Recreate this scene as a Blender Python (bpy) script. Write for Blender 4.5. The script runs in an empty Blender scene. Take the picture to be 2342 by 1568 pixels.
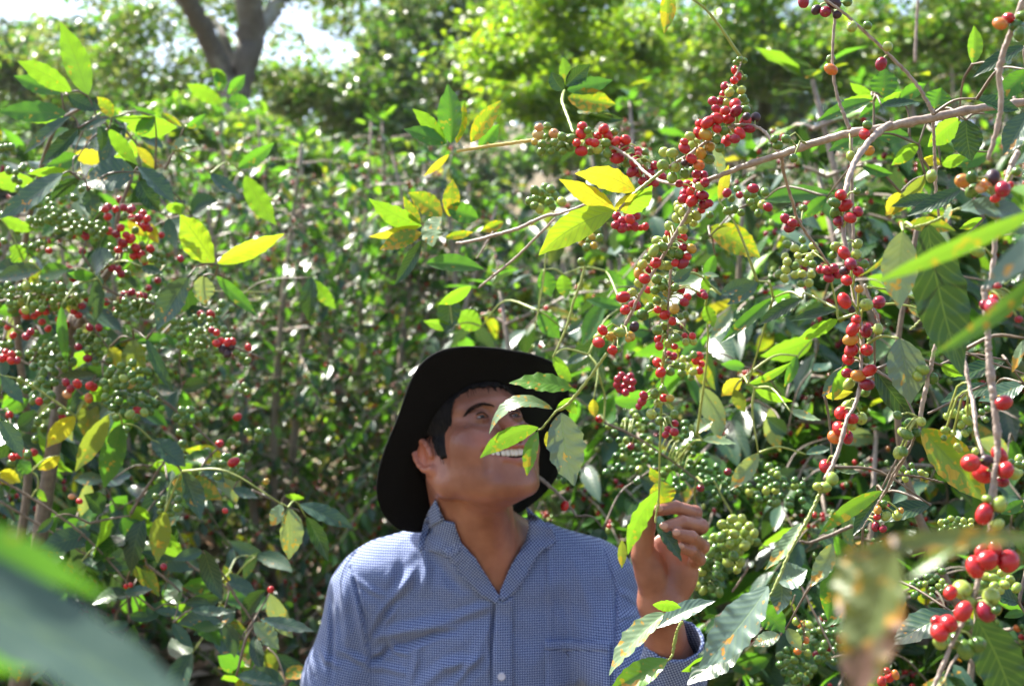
import bpy, math, random
import numpy as np
from mathutils import Vector, Matrix, Euler
R = math.radians
sc = bpy.context.scene
rng = np.random.default_rng(7)
random.seed(7)

# ---------------------------------------------------------------- camera
F = 35.0 / 23.6 * 2342.0            # focal length in photo pixels (2342 wide)
PITCH = R(6)
CAM = np.array([0.0, 0.0, 1.45])
cam_d = bpy.data.cameras.new('camera')
cam_d.sensor_width = 23.6
cam_d.lens = 35
cam_d.clip_start = 0.02
cam_d.clip_end = 400
cam_d.dof.use_dof = True
cam_d.dof.focus_distance = 1.62
cam_d.dof.aperture_fstop = 5.2
cam = bpy.data.objects.new('camera', cam_d)
sc.collection.objects.link(cam)
cam.location = CAM.tolist()
cam.rotation_euler = (R(90) + PITCH, 0, 0)
sc.camera = cam

# ---------------------------------------------------------------- sky, sun, exposure
SUN_EL, SUN_AZ = R(57), R(-54)      # high on the left, a little behind the subject
world = bpy.data.worlds.new('World')
sc.world = world
world.use_nodes = True
nt = world.node_tree
bg = nt.nodes['Background']
sky = nt.nodes.new('ShaderNodeTexSky')
sky.sky_type = 'NISHITA'
sky.sun_disc = False
sky.sun_elevation = SUN_EL
sky.sun_rotation = SUN_AZ
sky.air_density = 1.0
sky.dust_density = 3.0
sky.ozone_density = 1.0
nt.links.new(sky.outputs[0], bg.inputs[0])
bg.inputs[1].default_value = 0.11
sun_d = bpy.data.lights.new('sun', 'SUN')
sun_d.energy = 5.0
sun_d.angle = R(0.5)
sun_d.color = (1.0, 0.95, 0.86)
sun = bpy.data.objects.new('sun', sun_d)
sc.collection.objects.link(sun)
sdir = Vector((math.sin(SUN_AZ) * math.cos(SUN_EL), math.cos(SUN_AZ) * math.cos(SUN_EL), math.sin(SUN_EL)))
sun.rotation_euler = sdir.to_track_quat('Z', 'Y').to_euler()
sc.view_settings.view_transform = 'Standard'
sc.view_settings.look = 'None'
sc.view_settings.gamma = 1.0
sc.view_settings.exposure = 1.78
sc.cycles.max_bounces = 8
sc.cycles.diffuse_bounces = 4
sc.cycles.transmission_bounces = 6
sc.cycles.sample_clamp_indirect = 6.0

# ---------------------------------------------------------------- frames
FW = np.array([0, math.cos(PITCH), math.sin(PITCH)])
UP = np.array([0, -math.sin(PITCH), math.cos(PITCH)])
RT = np.array([1.0, 0, 0])
BASIS = np.stack([RT, UP, FW])      # rows: camera x (right), y (up), z (depth)

def cf(u, v, d):                     # photo pixel + distance -> camera frame
    return np.array([(u - 1171.0) / F * d, (784.0 - v) / F * d, d])
def c2w(p):
    return CAM + np.asarray(p, float) @ BASIS
def P(u, v, d):
    return c2w(cf(u, v, d))
def zone(x0, y0, s):
    return lambda x, y: ((x0 + x / s) * 0.9368, (y0 + y / s) * 0.9368)
Z0 = lambda x, y: (x, y)
ZR = zone(1600, 0, 2.24)
ZA = zone(1300, 130, 4.02)
ZB = zone(1300, 480, 4.02)
ZC = zone(1300, 600, 2.412)
ZD = zone(1700, 600, 2.6138)
ZE = zone(1700, 1100, 2.731)
Z3 = zone(1900, 400, 3.903)
ZM = zone(900, 100, 2.24)
ZH = zone(1420, 1160, 3.05)
Z5 = zone(1550, 1180, 5.228)
ZF = zone(880, 820, 3.137)
ZS = zone(700, 1200, 2.342)
ZL1 = zone(0, 0, 2.24)
ZL2 = zone(0, 600, 2.602)
ZL3 = zone(0, 1100, 2.602)
ZL6 = zone(0, 580, 3.603)
ZL5 = zone(0, 250, 4.48)

# ---------------------------------------------------------------- object helpers
WO = {}
def tag(o, label=None, cat=None, group=None, kind=None):
    if label: o['label'] = label
    if cat: o['category'] = cat
    if group: o['group'] = group
    if kind: o['kind'] = kind
    return o
def thing(name, loc, label, cat, group=None, kind=None):
    o = bpy.data.objects.new(name, None)
    o.empty_display_size = 0.1
    sc.collection.objects.link(o)
    o.location = tuple(float(x) for x in loc)
    WO[o] = np.array(loc, float)
    return tag(o, label, cat, group, kind)
def mesh(name, V, Fc, smooth=True, uv=None, mats=(), midx=None, attr=None):
    V = np.asarray(V, np.float32)
    me = bpy.data.meshes.new(name)
    if isinstance(Fc, np.ndarray):
        n, k = Fc.shape
        me.vertices.add(len(V)); me.vertices.foreach_set('co', V.ravel())
        me.loops.add(n * k); me.loops.foreach_set('vertex_index', Fc.astype(np.int32).ravel())
        me.polygons.add(n)
        me.polygons.foreach_set('loop_start', np.arange(0, n * k, k, dtype=np.int32))
        me.polygons.foreach_set('loop_total', np.full(n, k, dtype=np.int32))
    else:
        me.from_pydata(V.tolist(), [], [list(f) for f in Fc])
    for m in mats: me.materials.append(m)
    if midx is not None: me.polygons.foreach_set('material_index', np.asarray(midx, np.int32))
    if smooth: me.polygons.foreach_set('use_smooth', np.ones(len(me.polygons), bool))
    me.update(calc_edges=True)
    if uv is not None:               # per-vertex uv
        lay = me.uv_layers.new(name='UVMap')
        li = np.empty(len(me.loops), np.int32); me.loops.foreach_get('vertex_index', li)
        lay.data.foreach_set('uv', np.asarray(uv, np.float32)[li].ravel())
    if attr is not None:
        for an, av in attr.items():
            av = np.asarray(av, np.float32)
            if av.ndim == 1:
                a = me.attributes.new(an, 'FLOAT', 'POINT'); a.data.foreach_set('value', av)
            else:
                a = me.attributes.new(an, 'FLOAT_COLOR', 'POINT'); a.data.foreach_set('color', av.ravel())
    return me
def place(name, me, parent=None, origin=(0, 0, 0), rot=None, scale=None):
    o = bpy.data.objects.new(name, me)
    sc.collection.objects.link(o)
    origin = np.asarray(origin, float)
    WO[o] = origin
    if parent is not None:
        o.parent = parent
        o.location = tuple(origin - WO[parent])
    else:
        o.location = tuple(origin)
    if rot is not None: o.rotation_euler = rot
    if scale is not None: o.scale = scale
    return o
def put(name, V, Fc, parent=None, **kw):   # world-space vertices, origin at their middle
    V = np.asarray(V, float)
    c = (V.min(0) + V.max(0)) / 2
    return place(name, mesh(name, V - c, Fc, **kw), parent, c)

def grid_faces(nu, nv, wrap=False):
    f = []
    for i in range(nu - 1):
        for j in range(nv if wrap else nv - 1):
            j2 = (j + 1) % nv
            f.append((i * nv + j, i * nv + j2, (i + 1) * nv + j2, (i + 1) * nv + j))
    return np.array(f, np.int32)

def catmull(pts, n):
    p = np.asarray(pts, float)
    if len(p) == 2:
        t = np.linspace(0, 1, n)[:, None]; return p[0] * (1 - t) + p[1] * t
    q = np.vstack([2 * p[0] - p[1], p, 2 * p[-1] - p[-2]])
    out = []
    per = max(2, n // (len(p) - 1))
    for i in range(len(p) - 1):
        a, b, c, d = q[i:i + 4]
        for t in np.linspace(0, 1, per, endpoint=(i == len(p) - 2)):
            out.append(0.5 * ((2 * b) + (c - a) * t + (2 * a - 5 * b + 4 * c - d) * t * t + (3 * b - a - 3 * c + d) * t ** 3))
    return np.array(out)

def tube_geo(pts, rad, seg=8, n=None, nodes=0.0, wob=0.0, seed=0):
    """pts (k,3) world, rad (k,)"""
    rg = np.random.default_rng(seed)
    pr = np.column_stack([pts, np.broadcast_to(rad, (len(pts),))])
    c = catmull(pr, n or max(8, 8 * (len(pts) - 1)))
    P3, r = c[:, :3], np.maximum(c[:, 3], 1e-4)
    L = np.concatenate([[0], np.cumsum(np.linalg.norm(np.diff(P3, axis=0), axis=1))])
    if nodes:
        r = r * (1 + 0.28 * np.exp(-((L % nodes - nodes / 2) / (0.0045)) ** 2))
    if wob: P3 = P3 + rg.normal(0, wob, P3.shape)
    T = np.gradient(P3, axis=0); T /= np.linalg.norm(T, axis=1)[:, None] + 1e-9
    ref = np.array([0.3, 0.9, 0.2]); N = np.cross(T, ref); N /= np.linalg.norm(N, axis=1)[:, None] + 1e-9
    B = np.cross(T, N)
    a = np.linspace(0, 2 * np.pi, seg, endpoint=False)
    V = P3[:, None] + r[:, None, None] * (np.cos(a)[None, :, None] * N[:, None] + np.sin(a)[None, :, None] * B[:, None])
    m = len(P3)
    V = np.vstack([V.reshape(-1, 3), P3[0] - T[0] * r[0] * .5, P3[-1] + T[-1] * r[-1] * .5])
    f = grid_faces(m, seg, True)
    i0, i1 = m * seg, m * seg + 1
    caps = [(i0, (j + 1) % seg, j, j) for j in range(seg)] + [(i1, (m - 1) * seg + j, (m - 1) * seg + (j + 1) % seg, (m - 1) * seg + (j + 1) % seg) for j in range(seg)]
    tri = [c[:3] for c in caps]
    uv = np.vstack([np.column_stack([np.repeat(L, seg), np.tile(a, m)]), [[0, 0], [L[-1], 0]]])
    return V, f, tri, uv
def join_geo(parts):
    V, Fs, off, U = [], [], 0, []
    for v, f, tri, uv in parts:
        V.append(v); U.append(uv)
        Fs += [tuple(int(x) + off for x in q) for q in f] + [tuple(int(x) + off for x in q) for q in tri]
        off += len(v)
    return np.vstack(V), Fs, np.vstack(U)

# ---------------------------------------------------------------- materials
def newmat(name):
    m = bpy.data.materials.new(name); m.use_nodes = True
    n = m.node_tree; n.nodes.clear()
    out = n.nodes.new('ShaderNodeOutputMaterial')
    return m, n, out
def N(nt, t, **kw):
    n = nt.nodes.new(t)
    for k, v in kw.items():
        if k.startswith('i_'):
            key = k[2:]
            key = int(key) if key.isdigit() else key
            n.inputs[key].default_value = v
        else: setattr(n, k, v)
    return n
def math_(nt, op, a, b=None, c=None, clamp=False):
    n = nt.nodes.new('ShaderNodeMath'); n.operation = op; n.use_clamp = clamp
    for i, x in enumerate((a, b, c)):
        if x is None: continue
        if isinstance(x, (int, float)): n.inputs[i].default_value = x
        else: nt.links.new(x, n.inputs[i])
    return n.outputs[0]
def mixc(nt, f, a, b, mode='MIX'):
    n = nt.nodes.new('ShaderNodeMix'); n.data_type = 'RGBA'; n.blend_type = mode
    for s, x in ((n.inputs[0], f), (n.inputs[6], a), (n.inputs[7], b)):
        if isinstance(x, (int, float)): s.default_value = x
        elif isinstance(x, tuple): s.default_value = x if len(x) == 4 else (*x, 1)
        else: nt.links.new(x, s)
    return n.outputs[2]
def ramp(nt, f, stops):
    n = nt.nodes.new('ShaderNodeValToRGB')
    el = n.color_ramp.elements
    while len(el) < len(stops): el.new(0.5)
    for e, (p, c) in zip(el, stops):
        e.position = p; e.color = (*c, 1) if len(c) == 3 else c
    nt.links.new(f, n.inputs[0])
    return n.outputs[0]

def leaf_mat(name, col, col2, rust=0.0, trans=0.42, edge=0.0, rough=0.32, tcol=None, brown=0.0):
    m, n, out = newmat(name)
    L = n.links
    uv = N(n, 'ShaderNodeUVMap'); sep = N(n, 'ShaderNodeSeparateXYZ'); L.new(uv.outputs[0], sep.inputs[0])
    t, s = sep.outputs[0], sep.outputs[1]
    sa = math_(n, 'ABSOLUTE', math_(n, 'SUBTRACT', s, 0.5))          # 0 at midrib, .5 at edge
    att = N(n, 'ShaderNodeAttribute', attribute_name='rnd')
    tc = N(n, 'ShaderNodeTexCoord')
    no = N(n, 'ShaderNodeTexNoise', i_Scale=14.0, i_Detail=3.0); L.new(tc.outputs['Object'], no.inputs['Vector'])
    f = math_(n, 'ADD', math_(n, 'MULTIPLY', att.outputs['Fac'], 0.7), math_(n, 'MULTIPLY', no.outputs[0], 0.4), clamp=True)
    base = mixc(n, f, col, col2)
    # veins
    mid = math_(n, 'SUBTRACT', 1.0, math_(n, 'DIVIDE', sa, 0.03), clamp=True)
    ph = math_(n, 'SUBTRACT', math_(n, 'MULTIPLY', t, 62.0), math_(n, 'MULTIPLY', sa, 26.0))
    vs = math_(n, 'POWER', math_(n, 'ABSOLUTE', math_(n, 'COSINE', math_(n, 'MULTIPLY', ph, 0.5))), 14.0)
    vein = math_(n, 'MAXIMUM', math_(n, 'MULTIPLY', vs, 0.45), mid)
    base = mixc(n, math_(n, 'MULTIPLY', vein, 0.30), base, (0.30, 0.42, 0.10))
    if rust > 0 or edge > 0:
        n2 = N(n, 'ShaderNodeTexNoise', i_Scale=150.0, i_Detail=1.0); L.new(tc.outputs['Object'], n2.inputs['Vector'])
        n3 = N(n, 'ShaderNodeTexNoise', i_Scale=40.0, i_Detail=2.0); L.new(tc.outputs['Object'], n3.inputs['Vector'])
        g = math_(n, 'ADD', math_(n, 'MULTIPLY', n2.outputs[0], 0.65), math_(n, 'MULTIPLY', n3.outputs[0], 0.35))
        g = math_(n, 'ADD', g, math_(n, 'MULTIPLY', sa, edge * 0.35))
        k = math_(n, 'MULTIPLY', math_(n, 'SUBTRACT', g, 0.66 - 0.16 * rust), 16.0, clamp=True)
        base = mixc(n, k, base, mixc(n, no.outputs[0], (0.55, 0.36, 0.02), (0.50, 0.16, 0.015)))
    if brown > 0:
        n4 = N(n, 'ShaderNodeTexNoise', i_Scale=22.0, i_Detail=2.0); L.new(tc.outputs['Object'], n4.inputs['Vector'])
        k = math_(n, 'MULTIPLY', math_(n, 'SUBTRACT', n4.outputs[0], 0.66 - 0.1 * brown), 14.0, clamp=True)
        base = mixc(n, k, base, (0.09, 0.03, 0.02))
    bs = N(n, 'ShaderNodeBsdfPrincipled', i_Roughness=rough)
    bs.inputs['Specular IOR Level'].default_value = 0.55
    L.new(base, bs.inputs['Base Color'])
    bump = N(n, 'ShaderNodeBump', i_Strength=0.16, i_Distance=0.002)
    hgt = math_(n, 'SUBTRACT', math_(n, 'MULTIPLY', math_(n, 'COSINE', ph), 0.25), math_(n, 'MULTIPLY', mid, 0.6))
    hgt = math_(n, 'ADD', hgt, math_(n, 'MULTIPLY', no.outputs[0], 1.0))
    L.new(hgt, bump.inputs['Height']); L.new(bump.outputs[0], bs.inputs['Normal'])
    tr = N(n, 'ShaderNodeBsdfTranslucent')
    tcol = tcol or (min(1, col2[0] * 2.6 + .02), min(1, col2[1] * 2.1 + .02), col2[2] * 0.6)
    L.new(mixc(n, math_(n, 'MULTIPLY', vein, 0.8), mixc(n, 0.7, base, tcol), (0.10, 0.20, 0.01)), tr.inputs[0])
    mx = N(n, 'ShaderNodeMixShader', i_0=trans)
    L.new(bs.outputs[0], mx.inputs[1]); L.new(tr.outputs[0], mx.inputs[2]); L.new(mx.outputs[0], out.inputs[0])
    return m
LM = {
 'dark':   leaf_mat('leaf_dark_green', (0.008, 0.034, 0.014), (0.018, 0.065, 0.020), trans=0.22, rough=0.27),
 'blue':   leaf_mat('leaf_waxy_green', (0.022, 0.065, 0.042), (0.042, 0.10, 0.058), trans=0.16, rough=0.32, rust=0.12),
 'green':  leaf_mat('leaf_green', (0.018, 0.078, 0.014), (0.038, 0.13, 0.020), trans=0.42, rust=0.08, tcol=(0.17, 0.46, 0.02)),
 'young':  leaf_mat('leaf_young_green', (0.08, 0.22, 0.012), (0.17, 0.33, 0.016), trans=0.45, rust=0.15, tcol=(0.26, 0.52, 0.02)),
 'glow':   leaf_mat('leaf_bright_yellow_green', (0.17, 0.32, 0.012), (0.27, 0.40, 0.016), trans=0.55, rust=0.12, tcol=(0.46, 0.68, 0.02)),
 'yellow': leaf_mat('leaf_yellow', (0.33, 0.38, 0.012), (0.48, 0.45, 0.015), trans=0.45, rust=0.4, tcol=(0.58, 0.53, 0.03)),
 'olive':  leaf_mat('leaf_olive', (0.12, 0.18, 0.02), (0.20, 0.24, 0.025), trans=0.38, rust=0.3, tcol=(0.30, 0.38, 0.03)),
 'rust':   leaf_mat('leaf_rusted', (0.06, 0.15, 0.015), (0.14, 0.24, 0.02), trans=0.45, rust=0.7, edge=0.6),
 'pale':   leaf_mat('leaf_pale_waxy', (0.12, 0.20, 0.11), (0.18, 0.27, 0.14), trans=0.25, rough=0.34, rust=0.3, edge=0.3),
 'grey_glare':    leaf_mat('leaf_grey_glare', (0.032, 0.075, 0.060), (0.048, 0.10, 0.075), trans=0.15, rough=0.40),  # grey in the base colour stands in for glare on the leaf
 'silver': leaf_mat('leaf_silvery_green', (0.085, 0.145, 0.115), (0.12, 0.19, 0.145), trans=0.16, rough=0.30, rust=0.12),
 'grust':  leaf_mat('leaf_green_with_rust', (0.07, 0.20, 0.012), (0.11, 0.27, 0.02), trans=0.38, rust=0.5, tcol=(0.22, 0.42, 0.02)),
 'spot':   leaf_mat('leaf_spotted', (0.07, 0.11, 0.025), (0.14, 0.17, 0.045), trans=0.25, rust=0.4, brown=1.3, edge=0.5, rough=.5),
}
LKEYS = list(LM)

def bark_mat(name, c1, c2, sc_=60.0, rough=0.5, bump=0.4, patch=None):
    m, n, out = newmat(name)
    tc = N(n, 'ShaderNodeTexCoord')
    no = N(n, 'ShaderNodeTexNoise', i_Scale=sc_, i_Detail=6.0, i_Roughness=0.65); n.links.new(tc.outputs['Object'], no.inputs['Vector'])
    col = ramp(n, no.outputs[0], [(0.3, c1), (0.7, c2)])
    if patch:
        n2 = N(n, 'ShaderNodeTexNoise', i_Scale=patch[0], i_Detail=3.0); n.links.new(tc.outputs['Object'], n2.inputs['Vector'])
        k = math_(n, 'MULTIPLY', math_(n, 'SUBTRACT', n2.outputs[0], 0.5), 8.0, clamp=True)
        col = mixc(n, k, col, patch[1])
    b = N(n, 'ShaderNodeBsdfPrincipled', i_Roughness=rough); n.links.new(col, b.inputs['Base Color'])
    bp = N(n, 'ShaderNodeBump', i_Strength=bump, i_Distance=0.003); n.links.new(no.outputs[0], bp.inputs['Height']); n.links.new(bp.outputs[0], b.inputs['Normal'])
    n.links.new(b.outputs[0], out.inputs[0])
    return m
BARK = bark_mat('coffee_bark', (0.19, 0.135, 0.10), (0.42, 0.34, 0.28), 90)
BARKD = bark_mat('coffee_bark_dark', (0.09, 0.065, 0.045), (0.20, 0.15, 0.10), 90)
TWIG = bark_mat('green_twig', (0.20, 0.27, 0.05), (0.34, 0.38, 0.10), 50, 0.4)
TWIGY = bark_mat('yellow_twig', (0.45, 0.33, 0.06), (0.55, 0.42, 0.12), 50, 0.4)
TRUNK = bark_mat('tree_bark', (0.06, 0.05, 0.04), (0.16, 0.14, 0.12), 6, 0.8, 0.8, patch=(1.6, (0.33, 0.33, 0.31)))
TRUNKM = bark_mat('mossy_bark', (0.035, 0.035, 0.015), (0.09, 0.085, 0.03), 6, 0.8, 0.8, patch=(1.3, (0.14, 0.15, 0.08)))

def berry_mat(name, c1, c2, top=None, rough=0.22):
    m, n, out = newmat(name)
    oi = N(n, 'ShaderNodeAttribute', attribute_name='rnd')
    ob = N(n, 'ShaderNodeObjectInfo')
    tc = N(n, 'ShaderNodeTexCoord')
    no = N(n, 'ShaderNodeTexNoise', i_Scale=1.3, i_Detail=2.0)
    mp = N(n, 'ShaderNodeVectorMath', operation='ADD'); n.links.new(tc.outputs['Object'], mp.inputs[0])
    cb = N(n, 'ShaderNodeCombineXYZ'); n.links.new(math_(n, 'MULTIPLY', ob.outputs['Random'], 40.0), cb.inputs[0]); n.links.new(cb.outputs[0], mp.inputs[1])
    n.links.new(mp.outputs[0], no.inputs['Vector'])
    f = math_(n, 'ADD', math_(n, 'MULTIPLY', no.outputs[0], 1.3), math_(n, 'SUBTRACT', math_(n, 'MULTIPLY', ob.outputs['Random'], 0.7), 0.5), clamp=True)
    col = mixc(n, f, c1, c2)
    # calyx scar at the free end (+z)
    cal = N(n, 'ShaderNodeAttribute', attribute_name='cal')
    col = mixc(n, cal.outputs['Fac'], col, (0.16, 0.09, 0.03))
    b = N(n, 'ShaderNodeBsdfPrincipled', i_Roughness=rough); n.links.new(col, b.inputs['Base Color'])
    b.inputs['Specular IOR Level'].default_value = 0.5
    b.inputs['Subsurface Weight'].default_value = 0.12
    b.inputs['Subsurface Radius'].default_value = (1.0, 0.5, 0.2)
    b.inputs['Subsurface Scale'].default_value = 0.003
    n2 = N(n, 'ShaderNodeTexNoise', i_Scale=5.0, i_Detail=3.0); n.links.new(tc.outputs['Object'], n2.inputs['Vector'])
    bp = N(n, 'ShaderNodeBump', i_Strength=0.08, i_Distance=0.3); n.links.new(n2.outputs[0], bp.inputs['Height']); n.links.new(bp.outputs[0], b.inputs['Normal'])
    n.links.new(b.outputs[0], out.inputs[0])
    return m
BM = {
 'r': berry_mat('berry_red', (0.33, 0.008, 0.014), (0.50, 0.022, 0.018)),
 'd': berry_mat('berry_dark_red', (0.16, 0.006, 0.02), (0.32, 0.012, 0.03)),
 'k': berry_mat('berry_black', (0.018, 0.010, 0.016), (0.05, 0.018, 0.025), rough=0.4),
 'g': berry_mat('berry_green', (0.035, 0.11, 0.018), (0.13, 0.22, 0.03)),
 'y': berry_mat('berry_yellow_green', (0.17, 0.27, 0.04), (0.34, 0.40, 0.07)),
 'o': berry_mat('berry_turning', (0.55, 0.09, 0.02), (0.42, 0.30, 0.04)),
 'c': berry_mat('berry_cream', (0.50, 0.38, 0.14), (0.55, 0.24, 0.10)),
}
BKEYS = list(BM)

# ---------------------------------------------------------------- berries
def berry_geo(nu=10, nv=14):
    th = np.linspace(0, np.pi, nu)
    ph = np.linspace(0, 2 * np.pi, nv, endpoint=False)
    V, cal = [], []
    for t in th:
        z = math.cos(t); r = math.sin(t)
        z2 = z * 1.12 - (0.10 * math.exp(-(t / 0.22) ** 2))
        for p in ph:
            V.append((r * math.cos(p), r * math.sin(p) * 0.95, z2)); cal.append(1.0 if t < 0.2 else 0.0)
    return np.array(V), grid_faces(nu, nv, True)[:, ::-1], np.array(cal)
bv, bf, bc = berry_geo(14, 18)
# finer ring near the calyx
BERRY = {k: mesh('berry', bv, bf, mats=(BM[k],), attr={'cal': bc}) for k in BM}
bv0, bf0, bc0 = berry_geo(6, 8)

# ---------------------------------------------------------------- leaves
def prof(t):
    p = np.sin(np.pi * np.clip(t, 0, 1) ** 0.88) ** 0.82
    tip = np.clip((t - 0.80) / 0.20, 0, 1)
    p = p * (1 - 0.45 * tip ** 1.0 * (1 - tip) * 2)
    return np.maximum(p, 0.012)
def leaf_geo(base, tip, ctrl, nrm, W, nu=22, nv=9, fold=0.25, ruffle=0.06, rf=5.0, twist=0.0, seed=0, droop=0.0):
    """bezier spine base-ctrl-tip (world), nrm = mean normal, W = full width"""
    rg = np.random.default_rng(seed)
    t = np.linspace(0, 1, nu)
    s = np.linspace(-1, 1, nv)
    b, c, e = map(lambda a: np.asarray(a, float), (base, ctrl, tip))
    S = ((1 - t) ** 2)[:, None] * b + (2 * t * (1 - t))[:, None] * c + (t ** 2)[:, None] * e
    T = np.gradient(S, axis=0); T /= np.linalg.norm(T, axis=1)[:, None]
    nrm = np.asarray(nrm, float)
    Nn = nrm - (T @ nrm)[:, None] * T; Nn /= np.linalg.norm(Nn, axis=1)[:, None] + 1e-9
    B = np.cross(T, Nn)
    if twist:
        a = (t - 0.5) * twist
        Nn, B = Nn * np.cos(a)[:, None] + B * np.sin(a)[:, None], B * np.cos(a)[:, None] - Nn * np.sin(a)[:, None]
    w = prof(t) * W / 2
    ph1, ph2 = rg.uniform(0, 6.28, 2)
    V = np.zeros((nu, nv, 3)); UV = np.zeros((nu, nv, 2))
    for j, sj in enumerate(s):
        ph = ph1 if sj < 0 else ph2
        rr = (np.sin(2 * np.pi * rf * t + ph) * 0.6 + np.sin(2 * np.pi * rf * 1.9 * t + 2 * ph) * 0.3) * ruffle * W * abs(sj) ** 2 * np.sin(np.pi * t)
        edge = 1 + 0.035 * np.sin(2 * np.pi * rf * 1.3 * t + ph * 3) * abs(sj)
        off = fold * abs(sj) * w + rr - droop * W * (sj * sj) * 0.5
        V[:, j] = S + B * (w * sj * edge)[:, None] + Nn * off[:, None]
        UV[:, j, 0] = t; UV[:, j, 1] = sj * 0.5 + 0.5
    return V.reshape(-1, 3), grid_faces(nu, nv), UV.reshape(-1, 2)

def leaf_px(zn, b, t, w, d, roll=0, bend=0, dd=0.0, arch=0.0, depthbend=0.0, **kw):
    """leaf by pixel ends in a zone; w in zone units; d distance; dd extra distance at the tip"""
    bu = zn(*b); tu = zn(*t)
    s = zn(1, 0)[0] - zn(0, 0)[0]
    B0 = P(bu[0], bu[1], d); T0 = P(tu[0], tu[1], d + dd)
    mu, mv = (bu[0] + tu[0]) / 2, (bu[1] + tu[1]) / 2
    dx, dy = tu[0] - bu[0], tu[1] - bu[1]
    ln = math.hypot(dx, dy) + 1e-6
    C = P(mu - dy / ln * bend * s * 2, mv + dx / ln * bend * s * 2, d + dd / 2 + depthbend)
    W = w * s / F * (d + dd / 2)
    ax = (T0 - B0) / np.linalg.norm(T0 - B0)
    view = CAM - (B0 + T0) / 2; view /= np.linalg.norm(view)
    n0 = view - ax * (view @ ax); n0 /= np.linalg.norm(n0)
    q = np.cross(ax, n0)
    # make positive roll turn the face upwards
    sg = 1 if q[2] > 0 else -1
    a = R(roll)
    n1 = n0 * math.cos(a) + q * math.sin(a) * sg
    W = W / max(0.35, abs(math.cos(a)))
    return leaf_geo(B0, T0, C, n1, W, **kw)
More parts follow.
